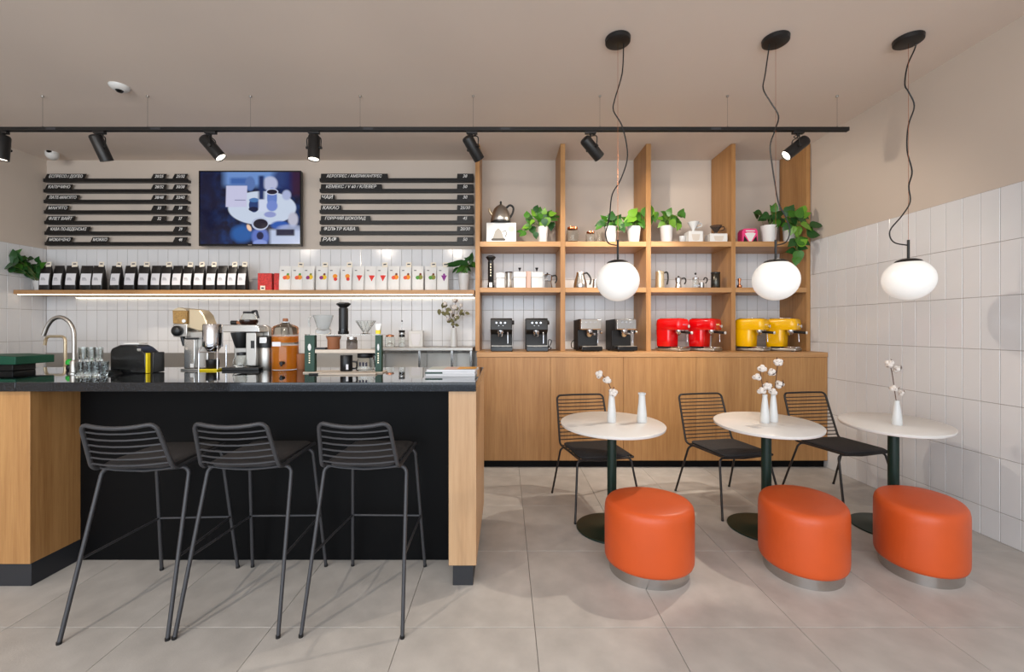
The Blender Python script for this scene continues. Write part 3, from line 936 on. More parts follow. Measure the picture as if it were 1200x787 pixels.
def vase(px, py, Y, hpx, rb, rt, label, lip=False):
    z0 = ZTB + .0005
    hh = S(hpx, Y)
    o = thing('bud_vase', label, 'vase', (PX(px, Y), Y, z0), 0, 'white bud vases on the tables')
    w = .004
    prof = [(rb*.94, 0), (rb, .006), (rb*.97, hh*.25), (rb*.72, hh*.66), (rt, hh*.9)]
    prof += [(rt*1.02, hh*.93), (rt*1.22, hh*.945), (rt*1.22, hh*.995), (rt*1.1, hh)] if lip else [(rt*1.04, hh)]
    prof += [(rt-w, hh-.001), (rt-w, hh*.9), (rb*.6, hh*.5), (.002, hh*.45)]
    B().lathe(prof, 28).obj('vase_body', white_ceramic, o, angle=50)
    return o
Y1 = YTB + .03
yv = (H - ZTB) * F / (494.5 - VY)
vase(716.8, 494.5, yv, 38, .030, .016, 'white bud vase holding a single cotton stem beside the empty bottle vase')
vase(752.3, 494.5, yv, 34.5, .033, .021, 'empty white bottle-shaped vase with a ringed lip', True)
cotton_branch('short cotton stem with three white bolls beside an empty bottle vase', [([(717, 470, 0), (716, 456, 0), (711, 446, -.005), (706, 439, 0)],
   [(702.5, 438.5, 1.0, 0), (711, 445.5, 1.0, -.01), (718, 459, 1.05, -.012)])], yv, (PX(716.8, yv), yv, ZTB+.01))
yv2 = (H - ZTB) * F / (495 - VY)
vase(896.3, 495, yv2, 33, .028, .015, 'white bud vase with cotton, standing at the oak door side of a pair')
vase(906.2, 494, yv2+.03, 33, .028, .015, 'white bud vase with cotton, standing at the tiled wall side of a pair')
cotton_branch('cotton stem with four bolls, the lower one of a pair of stems', [([(896, 470, 0), (894, 455, 0), (892, 442, 0), (891, 434, 0)],
   [(887, 442, .95, 0), (893, 432, 1.0, 0), (891.5, 458, .95, -.01), (898, 452, 1.0, -.012)])], yv2, (PX(896.3, yv2), yv2, ZTB+.01))
cotton_branch('tall cotton stem with four bolls, the higher one of a pair of stems', [([(906, 470, 0), (908, 455, 0), (910, 440, 0), (911.5, 425, 0)],
   [(912, 424, 1.0, 0), (904, 436, 1.0, -.01), (913, 450, 1.1, -.01), (904.5, 459, .95, -.01)])], yv2+.03, (PX(906.2, yv2+.03), yv2+.03, ZTB+.01))
yv3 = (H - ZTB) * F / (497.5 - VY)
vase(1051, 497.5, yv3, 28.5, .029, .014, 'white bud vase with a cotton stem on the table by the tiled wall')
cotton_branch('cotton stem with four small bolls on the table by the tiled wall', [([(1051, 474, 0), (1048, 455, 0), (1046, 440, 0), (1044, 431, 0)],
   [(1043, 426, 1.0, 0), (1052, 432, .95, 0), (1046, 455, .85, -.01), (1056, 460, .7, -.005)])], yv3, (PX(1051, yv3), yv3, ZTB+.01))
# ================================================================= coffee bags on the wall shelf
ORD = ['first', 'second', 'third', 'fourth', 'fifth', 'sixth', 'seventh', 'eighth', 'ninth', 'tenth', 'eleventh', 'twelfth', 'thirteenth',
       'fourteenth', 'fifteenth', 'sixteenth', 'seventeenth']
YBG = 4.60
POUCH = {}
PROF = [(0.0, .94, .9), (.04, 1.0, 1.0), (.35, 1.0, .95), (.62, .99, .66), (.82, .985, .3), (.94, .985, .08), (1.0, .985, .05)]
def pouch_mesh(w, h, d, m, key):
    if key in POUCH: return POUCH[key]
    rings = []
    for (f, kw, kd) in PROF:
        rings.append([(x, y, f*h) for x, y in rrect(w*kw, max(d*kd, .004), .012 if kd > .3 else .0018, 3)])
    POUCH[key] = B().rings(rings).mesh('pouch', m, angle=60)
    return POUCH[key]
def front_y(f, d):
    for (a, b_) in zip(PROF, PROF[1:]):
        if a[0] <= f <= b_[0]:
            t = (f - a[0]) / (b_[0] - a[0])
            return -max(d*(a[2] + (b_[2]-a[2])*t), .004) / 2
    return 0
def front_patch(poly, h, d, off, m, name, parent, thick=.0006):
    """thin print lying on the front of the pouch; poly in (x, fraction of height)"""
    n = len(poly)
    v = [(x, front_y(f, d) - off, f*h) for x, f in poly] + [(x, front_y(f, d) - off + thick, f*h) for x, f in poly]
    fs = [tuple(range(n)), tuple(range(2*n-1, n-1, -1))] + [((i+1) % n, i, n+i, n+(i+1) % n) for i in range(n)]
    return B().add(v, fs).obj(name, m, parent, smooth=False)
def price_tag(x, z, y, parent):
    t = B().box(-.029, .029, -.001, .001, -.014, .040).obj('price_tag', tag_paper, parent, (x, y, z), (-.1, random.uniform(-.1, .1), random.uniform(-.1, .1)))
    B().box(-.016, .016, -.0016, -.001, .012, .024).obj('tag_print', ink, t)

cx = [54.5, 68.5, 84.5, 101, 116, 135.5, 153.5, 169, 183.5, 195.5, 208, 220, 234, 247.5, 260.5, 272.5, 284.5]
ww = [12.4, 13, 12.8, 13.4, 13.6, 13, 13.6, 12, 11.4, 11.4, 12, 11.4, 12.6, 12.4, 11.6, 11.4, 11.4]
tags = {0, 2, 4, 5, 6, 7, 9, 11, 12, 13, 15, 16}
hb, db = S(29.5, YBG), .072
for k, (c, w) in enumerate(zip(cx, ww)):
    W = S(w, YBG)
    o = thing('coffee_bag', 'black coffee bag with white label, %s along from the trailing plant' % ORD[k], 'coffee bag',
              (PX(c, YBG), YBG + .01 + random.uniform(-.008, .008), ZSH), random.uniform(-.14, .10), 'black coffee bags on the wall shelf')
    mk('bag_body', pouch_mesh(W, hb, db, black_bag, ('b', w)), o)
    lw = W*.42
    l = front_patch([(-lw+.006, .22), (lw+.006, .22), (lw+.006, .35), (lw+.006, .62), (lw+.006, .68), (-lw+.006, .68), (-lw+.006, .62), (-lw+.006, .35)], hb, db, .0016, label_paper, 'paper_label', o)
    for q in range(3):
        f0 = .50 - q*.045
        front_patch([(-lw*.6, f0), (lw*(.1 + .15*q), f0), (lw*(.1+.15*q), f0+.014), (-lw*.6, f0+.014)], hb, db, .0022, ink, 'label_print', l)
    if k in tags: price_tag(W*.22, hb, -.006, o)

# red packets
for k, (x0, x1, lab, tg) in enumerate(((302.5, 319, 'wide red patterned packet with a price card beside the black bags', True), (321.5, 330, 'narrow red patterned packet beside the white pouches', False))):
    W = S(x1-x0, YBG); hh = S(20.5, YBG)
    o = thing('red_packet', lab, 'packet', (PX((x0+x1)/2, YBG), YBG + .02, ZSH), 0, 'red packets on the wall shelf')
    B().box(-W/2, W/2, -.03, .03, 0, hh).obj('packet_body', red_pack, o, bevel=.004)
    B().box(-W*.5-.002, W*.5+.002, -.034, .034, 0, .004).obj('acrylic_tray', glass, o)
    if tg:
        q = B().box(-.026, .026, -.036, -.034, .002, .052).obj('price_card', tag_paper, o, (-W*.12, 0, 0))
        B().box(-.014, .014, -.0366, -.036, .018, .034).obj('tag_print', ink, q)

# white pouches with fruit prints
cx = [334.5, 348.3, 362, 377.2, 391.3, 406, 420.3, 434, 447.6, 461.7, 475.6, 489.6, 504.6, 518.8]
fr_cols = {'orange': (240, 150, 40), 'yellow': (238, 196, 40), 'red': (222, 52, 44), 'purple': (150, 50, 120), 'coral': (232, 92, 60), 'olive': (140, 140, 60), 'leafg': (84, 150, 60), 'violet': (140, 50, 140), 'brown': (120, 60, 40)}
FM = {k: mat('print_' + k, v, .6) for k, v in fr_cols.items()}
kinds = [('mango', ('orange', 'coral', 'leafg')), ('mango', ('orange', 'coral', 'leafg')), ('mango', ('yellow', 'purple', 'olive')), ('mango', ('yellow', 'purple', 'brown')),
         ('drop', ('orange', 'red')), ('drop', ('orange', 'red')), ('tri', ('red',)), ('tri', ('red',)), ('tri', ('red',)), ('mango', ('orange', 'coral', 'brown')),
         ('mango', ('orange', 'coral', 'brown')), ('mango', ('olive', 'leafg', 'brown')), ('mango', ('olive', 'leafg', 'brown')), ('tri', ('violet',))]
desc = ['orange fruit print', 'orange fruit print', 'purple and yellow fruit print', 'purple and yellow fruit print', 'orange and red drop print', 'orange and red drop print',
        'red strawberry-shaped print', 'red strawberry-shaped print', 'red strawberry-shaped print', 'orange berry print', 'orange berry print', 'olive green fruit print', 'olive green fruit print', 'violet berry print']
wtags = {1, 3, 5, 8, 10, 12, 13}
for k, c in enumerate(cx):
    W = S(13.4, YBG); hh = S(29, YBG); d = .075
    o = thing('coffee_pouch', 'white pouch with %s, %s along from the red packets' % (desc[k], ORD[k]), 'pouch',
              (PX(c, YBG), YBG + .01 + random.uniform(-.006, .006), ZSH), random.uniform(.0, .16), 'white printed pouches on the wall shelf')
    mk('pouch_body', pouch_mesh(W, hh, d, white_bag, 'white'), o)
    def blob(cxx, cf, r, m, name, off=.0014, n=9):
        front_patch([(cxx + r*math.cos(2*PI*i/n), cf + r/hh*math.sin(2*PI*i/n)) for i in range(n)], hh, d, off, FM[m], name, o)
    kind, cols = kinds[k]
    x0 = W*.12
    if kind == 'mango':
        blob(x0+.012, .54, .027, cols[0], 'fruit_print'); blob(x0-.016, .52, .021, cols[1], 'fruit_print', .002); blob(x0+.014, .66, .013, cols[2], 'fruit_print', .0025)
    elif kind == 'drop':
        blob(x0, .58, .025, cols[0], 'fruit_print'); blob(x0+.006, .46, .019, cols[1], 'fruit_print', .002)
    else:
        front_patch([(x0-.032, .61), (x0-.022, .54), (x0, .37), (x0+.022, .54), (x0+.032, .61), (x0, .62)], hh, d, .0014, FM[cols[0]], 'fruit_print', o)
        if k == 13: blob(x0, .65, .012, 'violet', 'fruit_print', .002)
    front_patch([(-W*.32, .80), (-W*.12, .80), (-W*.12, .83), (-W*.32, .83)], hh, d, .0014, ink, 'logo_print', o)
    if k in wtags: price_tag(W*.25, hh, -.006, o)

# ================================================================= plants
def leaf_mesh(name, m, pts, fold=.18, droop=.22):
    """pts: half outline (t along the leaf, half width)"""
    v, f = [], []
    for (t, w) in pts:
        z = -droop*t*t
        v += [(-w, t, z + fold*w), (0, t, z), (w, t, z + fold*w)]
    for i in range(len(pts)-1):
        a = 3*i
        f += [(a, a+1, a+4, a+3), (a+1, a+2, a+5, a+4)]
    me = bpy.data.meshes.new(name)
    me.from_pydata(v, [], f); me.shade_smooth(); me.materials.append(m)
    return me
heart = [(0, .02), (.02, .22), (.15, .36), (.35, .40), (.6, .30), (.82, .14), (1.0, .005)]
lance = [(0, .015), (.1, .10), (.3, .19), (.55, .20), (.8, .11), (1.0, .004)]
LEAF = {('h', i): leaf_mesh('leaf', leaf_m[i], heart) for i in range(3)}
LEAF.update({('l', i): leaf_mesh('leaf', leaf_m[i], lance) for i in range(3)})
DRY = leaf_mesh('dry_leaf', dry_leaf, [(0, .02), (.15, .26), (.5, .34), (.8, .2), (1, .01)])

def potted(name, label, px, zbase, Y, rt, rb, hp, leaves, kind='h', shades=(0, 0, 2, 1), facet=0, group='potted plants on the shelves', rng=1, dyr=(-.075, .03)):
    """leaves: list of (pixel x, pixel y, size in px, heading degrees or None)"""
    rnd = random.Random(rng)
    o = thing(name, label, 'potted plant', (PX(px, Y), Y, zbase), 0, group)
    n = facet or 28
    w = .005
    B().lathe([(rb*.96, 0), (rb, .004), (rt*.985, hp*.82), (rt, hp*.84), (rt*1.02, hp), (rt*1.02-w, hp), (rt-w, hp*.86), (rt*.9-w, hp*.8)], n).obj('pot', white_pot, o, angle=25 if facet else 45)
    B().lathe([(rt*.93, hp*.84), (rt*.6, hp*.88), (.001, hp*.9)], 16).obj('soil', soil, o)
    sb = B()
    extra = [(lx + rnd.uniform(-5, 5), ly + rnd.uniform(-4, 3), sz*.8, (hd or 0) + rnd.uniform(-60, 60)) for (lx, ly, sz, hd) in leaves[::2]]
    for i, (lx, ly, sz, hd) in enumerate(leaves + extra):
        Yl = Y + rnd.uniform(*dyr)
        # keep the leaf on this side of the side walls
        if lx < VX: Yl = min(Yl, (XL + .05) * F / (lx - VX))
        else: Yl = min(Yl, (XR - .05) * F / (lx - VX))
        p = Vector((PX(lx, Yl) - PX(px, Y), Yl - Y, PZ(ly, Yl) - zbase))
        L = S(sz, Yl) * 1.38
        ang = math.radians(hd if hd is not None else rnd.uniform(-150, -30))   # heading in the picture plane: 0 right, 90 up
        # leaf local +Y is its length, +Z its upper face turned to the room
        dirv = Vector((math.cos(ang), rnd.uniform(-.45, .05), math.sin(ang))).normalized()
        face = Vector((rnd.uniform(-.35, .35), -1, .55 + rnd.uniform(-.2, .3))).normalized()
        xax = dirv.cross(face).normalized(); zax = xax.cross(dirv).normalized()
        M = Matrix((xax, dirv, zax)).transposed()
        base = p - dirv*L*.5
        q = mk('leaf', LEAF[(kind, shades[i % len(shades)])], o, base, M.to_euler(), (L*1.05, L, L))
        r0 = Vector((rnd.uniform(-.5, .5)*rt, rnd.uniform(-.4, .4)*rt, hp*.85))
        mid = (r0 + base)/2 + Vector((0, -.01, .035 if base.z > hp*.7 else .09))
        if base.z < hp*.7: mid = Vector((r0.x*.3 + base.x*.7, min(-rt*.8, base.y), hp*1.12))
        sb.tube(smooth_path([r0, mid, base], 4), .0016, 5)
    sb.obj('stems', stem_m, o)
    return o

potted('trailing_plant', 'green trailing plant at the wall end of the wall shelf', 47, ZSH, 4.66, .055, .042, .11,
       [(8, 312, 9, 190), (17, 300, 12, 100), (20, 296, 9, 60), (16, 307, 10, 200), (24, 311, 12, -20), (30, 314, 12, -40), (26, 303, 9, 20), (35, 303, 7, 10),
        (35, 321, 10, -60), (41, 313, 10, 30), (40, 320, 9, -80), (46, 309, 7, 100), (22, 316, 10, -30), (47, 318, 8, -70), (50, 310, 7, 40), (44, 304, 6, 60)], 'h', (1, 1, 0, 1), rng=2)
potted('leafy_plant', 'dark green broad-leaved plant in a white pot at the end of the wall shelf', 543.6, ZSH, 4.62, .062, .048, .185,
       [(533, 309, 14, 185), (541, 307, 13, 160), (540, 314, 12, 215), (546, 312, 12, -30), (552, 302, 11, 85), (556, 310, 10, -40), (548, 303, 7, 150), (533, 316, 7, 220), (543, 317, 9, -90), (553, 311, 8, 0)],
       'l', (1, 1, 0), rng=3)

YI = 4.47
potted('pothos_plant', 'green pothos in a faceted white pot beside the kettle box', 636, ZA, YI, .055, .043, .165,
       [(620, 254, 8, 100), (626, 249, 8, 120), (632, 247, 8, 80), (637, 254, 9, -60), (643, 250, 8, 60), (648, 250, 7, 20), (618, 266, 8, 220), (625, 270, 8, -60), (612, 274, 7, 200),
        (641, 260, 8, -90), (634, 259, 9, -120), (646, 265, 8, -100), (630, 255, 8, 150), (638, 247, 6, 90), (622, 259, 7, 180), (628, 276, 6, -80), (650, 257, 6, 0), (636, 263, 7, -90)], 'h', (0, 2, 0, 1), 8, rng=4)
potted('pothos_plant', 'green pothos in a white pot standing right behind the pendant cord', 715.5, ZA, YI, .062, .050, .165,
       [(703, 262, 9, 195), (708, 256, 8, 130), (713, 259, 10, -100), (717, 252, 9, 80), (722, 258, 9, 20), (727, 262, 9, -40), (718, 266, 9, -80), (725, 254, 7, 60), (730, 268, 7, -60), (711, 265, 7, -120), (701, 266, 6, 215)], 'h', (1, 0, 0, 1), rng=5)
potted('pothos_plant', 'green pothos in a white pot leaning on the shelf post beside the glass jars', 742.8, ZA, YI, .068, .052, .165,
       [(733, 257, 9, 140), (738, 256, 11, 200), (745, 252, 12, 30), (750, 256, 11, -30), (759, 245, 14, 85), (760, 259, 12, -80), (753, 263, 8, -60), (743, 261, 9, -120), (767, 254, 9, -80), (735, 262, 8, 210), (728, 266, 7, 230), (748, 262, 8, -70)], 'h', (0, 2, 0), rng=6)
potted('pothos_plant', 'small green pothos in a marbled white pot beside the white cup and boxes', 781, ZA, YI, .064, .052, .170,
       [(780, 252, 8, 130), (784, 248, 8, 70), (777, 256, 8, 180), (788, 254, 9, 20), (794, 258, 8, -20), (799, 249, 8, 60), (789, 262, 8, -60), (782, 260, 8, -100), (796, 264, 8, -60), (775, 263, 7, 215), (801, 252, 6, -60)], 'h', (2, 0, 0), rng=7)
potted('leafy_plant', 'dark pothos in a smooth white pot beside the pink packet', 901, ZA, YI, .078, .064, .175,
       [(889, 249, 9, 170), (897, 253, 9, 200), (906, 246, 10, 110), (910, 253, 10, 30), (903, 258, 8, -90), (914, 258, 10, -40), (917, 262, 9, -60), (893, 256, 8, 200), (911, 262, 8, -90), (915, 249, 7, 40)], 'h', (1, 1, 0), rng=8)
potted('trailing_plant', 'bushy pothos trailing over the shelf edge beside the tiled side wall', 925, ZA, YI - .01, .062, .052, .165,
       [(926, 246, 11, 60), (932, 250, 10, 20), (938, 248, 10, 60), (944, 251, 9, 30), (941, 257, 10, -30), (935, 256, 10, 0), (930, 262, 10, -60), (924, 257, 9, 160), (946, 265, 11, -30), (958, 263, 11, 10),
        (954, 274, 11, 0), (949, 270, 9, -80), (941, 281, 11, 30), (935, 272, 10, -80), (928, 285, 9, -140), (940, 289, 10, -10), (931, 296, 10, 160), (936, 301, 11, -80), (928, 270, 8, -110), (945, 284, 8, -30), (922, 266, 8, 220), (933, 306, 8, -100)],
       'h', (1, 0, 0, 2, 1), rng=9, dyr=(-.24, -.12))

# ================================================================= things on the upper display shelf
def jar(px, z, Y, r, h, label, lid=copper, name='glass_jar'):
    o = thing(name, label, 'jar', (PX(px, Y), Y, z), 0)
    B().lathe([(r*.9, 0), (r, .006), (r, h*.72), (r*.78, h*.82), (r*.74, h*.82), (r*.95, h*.70), (r*.95, .009), (.001, .008)], 24).obj('glass_body', glass, o)
    B().lathe([(r*.80, h*.80), (r*.86, h*.82), (r*.86, h*.93), (r*.5, h*.965), (r*.3, h), (.001, h)], 20).obj('lid', lid, o)
    return o
x0, x1 = PX(570.2, YI), PX(604.6, YI)
kb = thing('kettle_box', 'white carton with a kettle picture under the electric kettle', 'box', ((x0+x1)/2, YI+.05, ZA))
KH = PZ(260.8, YI-.05) - ZA
W = x1-x0
B().box(-W/2, W/2, -.10, .12, 0, KH).obj('carton', white_plastic, kb, bevel=.002)
def kettle_outline(cx, cz, k):
    pr = [(-.062, 0), (-.062, .01), (-.055, .03), (-.035, .09), (-.012, .115), (0, .125), (.012, .115), (.035, .09), (.055, .03), (.062, .01), (.062, 0)]
    return [(cx + a*k, cz + b_*k) for a, b_ in pr]
pk = B().prism(kettle_outline(-.03, .025, .95), 'y', -.1012, -.1003).obj('kettle_picture', mat('print_grey', (150, 146, 140), .6), kb)
B().prism([(-.095, .012), (.035, .012), (.045, .022), (.035, .036), (-.095, .036), (-.105, .022)], 'y', -.1020, -.1011).obj('kettle_picture', mat('print_dark', (70, 66, 62), .6), kb)
B().tube([(.01, -.101, .105), (.045, -.101, .115), (.058, -.101, .085), (.04, -.101, .05)], .004, 6).obj('kettle_picture', MATS['print_dark'], kb)
B().lathe([(.034, -.0006), (.034, .0006)], 24).obj('round_seal', mat('print_pale_green', (206, 214, 170), .6), kb, (.105, -.1006, .135), (PI/2, 0, 0))
kt = thing('electric_kettle', 'polished steel electric kettle with black handle on its carton', 'kettle', ((x0+x1)/2 - .005, YI+.02, ZA+KH), 0, None, 1.14)
B().lathe([(.094, 0), (.098, .004), (.098, .016), (.090, .022)], 32).obj('power_base', black_plastic, kt)
B().lathe([(.088, .0225), (.092, .03), (.090, .055), (.080, .10), (.062, .14), (.040, .165), (.020, .178), (.001, .183)], 36).obj('kettle_body', brushed, kt)
B().lathe([(.010, .182), (.008, .192), (.010, .202), (.007, .212), (.001, .214)], 14).obj('lid_knob', black_plastic, kt)
B().tube(smooth_path([(.05, 0, .152), (.085, 0, .176), (.115, 0, .155), (.112, 0, .11), (.086, 0, .062)], 6), .0095, 8).obj('handle', black_plastic, kt)
B().tube(smooth_path([(-.078, 0, .085), (-.10, 0, .12), (-.105, 0, .148)], 5), [.012]*10+[.008], 8).obj('spout', champagne, kt)

jar(671, ZA, YI, .064, .172, 'clear glass jar with a wide copper lid beside the shelf post')
jar(692, ZA, YI+.02, .048, .128, 'small clear glass jar with a copper lid beside the pothos pots')
o = thing('glass_carafe', 'clear glass carafe without lid beside the copper-lidded jars', 'carafe', (PX(702.5, YI+.06), YI+.06, ZA))
B().lathe([(.045, 0), (.048, .01), (.026, .08), (.030, .125), (.028, .125), (.024, .08), (.045, .012), (.001, .01)], 24).obj('glass_body', glass, o)

def dripper_on_box(px, label_box, label_dr, bw, bh, dm, dr, dh, Y=YI):
    o = thing('filter_box', label_box, 'box', (PX(px, Y), Y, ZA))
    B().box(-bw/2, bw/2, -.06, .06, 0, bh).obj('carton', white_plastic, o, bevel=.002)
    B().prism([(-bw*.22, bh*.15), (0, bh*.08), (bw*.22, bh*.15), (bw*.3, bh*.7), (-bw*.3, bh*.7)], 'y', -.0612, -.0604).obj('printed_cone', mat('print_beige', (206, 196, 184), .6) if 'print_beige' not in MATS else MATS['print_beige'], o)
    q = thing('coffee_dripper', label_dr, 'dripper', (PX(px, Y), Y, ZA + bh))
    B().lathe([(dr*.62, 0), (dr*.64, .006), (dr*.3, .009), (dr*.28, dh*.25), (dr, dh*.96), (dr*1.03, dh), (dr*.95, dh), (dr*.24, dh*.3), (.001, dh*.28)], 28).obj('cone', dm, q)
    B().tube(smooth_path([(dr*.8, 0, dh*.82), (dr*1.4, 0, dh*.9), (dr*1.5, 0, dh*.6), (dr*.6, 0, dh*.42)], 5), .006, 7).obj('handle', dm, q)
    return o
dripper_on_box(812.5, 'small white filter carton under the white dripper', 'white ceramic coffee dripper on a small carton', S(16.5, YI), S(12.4, YI), white_ceramic, .056, .105)
dripper_on_box(839, 'wide white filter carton under the smoky dripper', 'smoky brown coffee dripper on a wide carton', S(20, YI), S(9.5, YI), smoke_glass, .058, .092)
o = tag(B().lathe([(.022, 0), (.026, .004), (.032, .075), (.030, .075), (.024, .008), (.001, .007)], 20).obj('white_cup', white_ceramic, None, (PX(799.5, YI+.03), YI+.03, ZA)), 'small white cup beside the small filter carton', 'cup')
W = S(17.5, YI); hh = S(15.5, YI)
o = thing('pink_packet', 'pink packet with a white triangle on the upper display shelf', 'packet', (PX(876, YI), YI, ZA))
B().prism([(-W/2, 0), (W/2, 0), (W/2, hh*.8), (W*.4, hh), (-W*.4, hh), (-W/2, hh*.8)], 'y', -.05, .05).obj('packet_body', pink_pack, o, bevel=.004)
B().prism([(-.012, .006), (.012, .006), (W*.36, hh*.62), (W*.2, hh*.70), (-W*.2, hh*.70), (-W*.36, hh*.62)], 'y', -.0515, -.0503).obj('printed_cone', white_plastic, o)
for s in (-1, 1):
    B().prism([(s*W*.46, .004), (s*.022, .004), (s*W*.40, hh*.46)], 'y', -.0515, -.0503).obj('printed_corner', black_plastic, o)
B().box(-W*.3, W*.3, -.0515, -.0503, hh*.78, hh*.86).obj('printed_band', white_plastic, o)

# ================================================================= things on the middle display shelf
def aeropress(loc, h, label, kr=.86, marks=True):
    o = thing('coffee_press', label, 'coffee press', loc)
    k = h / .33
    w = kr
    B().lathe([(.034*w, .06*k), (.036*w, .062*k), (.036*w, .27*k), (.032*w, .272*k)], 28).obj('chamber', black_plastic, o)
    B().lathe([(.040*w, 0), (.042*w, .004), (.042*w, .03*k), (.036*w, .034*k), (.036*w, .06*k)], 28).obj('filter_cap', gloss_black, o)
    B().lathe([(.030*w, .271*k), (.032*w, .28*k), (.060*w, .312*k), (.060*w, .318*k), (.04*w, .33*k), (.001, .331*k)], 6).obj('plunger_flange', black_plastic, o, angle=20)
    if marks:
        B().box(-.018*w, .018*w, -.0435*w, -.0405*w, .008*k, .055*k).obj('paper_tag', label_paper, o)
        for i in range(5): B().box(-.006*w, .006*w, -.0372*w, -.0350*w, (.12+.028*i)*k, (.134+.028*i)*k).obj('scale_mark', champagne, o)
    return o
aeropress((PX(575.2, YI), YI, ZB), S(38, YI), 'black hand coffee press with paper tag beside the white canisters')
def canister(px, w, h, label, knob=True, m=None, Y=YI+.05):
    o = thing('canister', label, 'canister', (PX(px, Y), Y, ZB))
    W = S(w, Y); hh = S(h, Y)
    B().box(-W/2, W/2, -.05, .05, 0, hh*.62).obj('canister_body', m or white_ceramic, o, bevel=.006)
    B().box(-W/2-.002, W/2+.002, -.052, .052, hh*.62, hh*.95).obj('cover', m or white_ceramic, o, bevel=.006)
    B().tube([(W/2+.002, -.03, hh*.66), (W/2+.012, -.03, hh*.66), (W/2+.012, -.03, hh*.86)], .004, 6).obj('latch', champagne, o)
    if knob:
        B().tube([(0, 0, hh*.95), (0, 0, hh*1.02)], .003, 6).obj('knob_stem', black_plastic, o)
        B().lathe([(.002, hh*1.0), (.017, hh*1.22), (.001, hh*1.225)], 12).obj('knob', black_plastic, o)
    return o
canister(586.5, 10, 19, 'plain narrow white canister beside the black hand press', False)
canister(609, 14.5, 20, 'white canister with black pointed knob beside the waisted grinder')
canister(629, 13.5, 20, 'white canister with black pointed knob beside the steel stovetop pot')
o = thing('hand_grinder', 'waisted steel and wood hand grinder between white canisters', 'grinder', (PX(596.3, YI), YI, ZB))
hh = S(19, YI)
B().lathe([(.030, 0), (.034, .006), (.028, hh*.35), (.026, hh*.6), (.036, hh*.93)], 24).obj('grinder_body', brushed, o)
B().lathe([(.039, hh*.93), (.039, hh), (.001, hh+.001)], 24).obj('grinder_lid', coffee_m, o)
o = thing('pink_carton', 'slim pinkish carton between the white canisters', 'box', (PX(619, YI+.05), YI+.05, ZB))
B().box(-.024, .024, -.05, .05, 0, S(20, YI)).obj('carton', mat('print_pinkish', (206, 172, 160), .6), o, bevel=.002)
B().box(-.0245, -.017, -.0508, -.0502, 0.002, S(20, YI)-.002).obj('carton_spine', brown_card, o)
def moka(px, h, r, label, m=steel, Y=YI, side=1, knob=True):
    o = thing('stovetop_pot', label, 'coffee pot', (PX(px, Y), Y, ZB))
    hh = S(h, Y)
    B().lathe([(r, 0), (r*1.02, .004), (r*.82, hh*.42), (r*.80, hh*.46), (r*.86, hh*.5), (r*1.0, hh*.86), (r*1.02, hh*.88)], 8).obj('pot_body', m, o, angle=15)
    B().lathe([(r*1.03, hh*.88), (r*.6, hh*.95), (.001, hh*.97)], 8).obj('lid', m, o, angle=15)
    if knob: B().lathe([(.006, hh*.96), (.010, hh*1.0), (.008, hh*1.06), (.001, hh*1.07)], 10).obj('knob', black_plastic, o)
    B().tube(smooth_path([(side*r*.9, 0, hh*.84), (side*(r+.035), 0, hh*.86), (side*(r+.045), 0, hh*.6), (side*(r+.03), 0, hh*.35)], 5), .0075, 8).obj('handle', black_plastic, o)
    return o
moka(641.5, 17, .052, 'chrome stovetop coffee pot with dark handle beside the shelf post', chrome)
def pitcher(px, h, rb, rt, label, m=steel, Y=YI, hm=None):
    o = thing('steel_pitcher', label, 'pitcher', (PX(px, Y), Y, ZB))
    hh = S(h, Y)
    B().lathe([(rb*.97, 0), (rb, .004), (rb*.96, hh*.3), (rt, hh*.9), (rt*1.04, hh*.985), (rt, hh), (rt*.95, hh*.98), (rb*.9, hh*.3), (.001, hh*.28)], 32).obj('pitcher_body', m, o)
    B().prism([(-.012, hh*.88), (.012, hh*.88), (.0, hh*1.0)], 'y', -rt-.02, -rt+.004).obj('spout', m, o)
    B().tube(smooth_path([(rt*.95, 0, hh*.92), (rt+.035, 0, hh*.95), (rb+.04, 0, hh*.6), (rb+.03, 0, hh*.22)], 6), .009, 8).obj('handle', hm or black_plastic, o)
    B().lathe([(.008, hh), (.012, hh*1.02), (.001, hh*1.06)], 10).obj('lid_knob', black_plastic, o)
    return o
pitcher(680, 18.5, .070, .038, 'conical polished steel pitcher with black handle beside the hanging globe')
pitcher(697.5, 11.5, .03, .024, 'small steel pitcher half hidden behind the hanging globe', Y=YI+.08)
pitcher(773.2, 19.5, .046, .042, 'tall steel pitcher with curved black handle at the shelf post', champagne)
moka(795, 13.5, .033, 'small steel stovetop pot with angled brown handle', steel)
o = thing('french_press', 'small glass french press with black knob on the middle display shelf', 'french press', (PX(815, YI), YI, ZB))
B().lathe([(.028, 0), (.029, .004), (.029, .095), (.027, .095), (.027, .006), (.001, .005)], 24).obj('beaker', glass, o)
B().lathe([(.031, .096), (.031, .108), (.008, .118), (.003, .12), (.003, .142)], 20).obj('lid', chrome, o)
B().lathe([(.006, .140), (.011, .148), (.010, .160), (.001, .163)], 12).obj('knob', black_plastic, o)
B().box(-.030, .030, -.0315, -.030, .02, .03).obj('frame_band', chrome, o)
o = thing('steel_mug', 'short steel mug with black loop handle beside the french press', 'mug', (PX(822, YI+.02), YI+.02, ZB))
B().lathe([(.026, 0), (.027, .003), (.027, .06), (.025, .06), (.025, .006), (.001, .005)], 24).obj('mug_body', steel, o)
B().tube(smooth_path([(.012, -.02, .085), (.022, -.03, .108), (.045, -.03, .10), (.045, -.03, .075), (.030, -.028, .05)], 5), .0065, 7).obj('handle', black_plastic, o)
o = thing('dark_canister', 'dark metallic cylinder canister at the shelf post', 'canister', (PX(838.5, YI), YI, ZB))
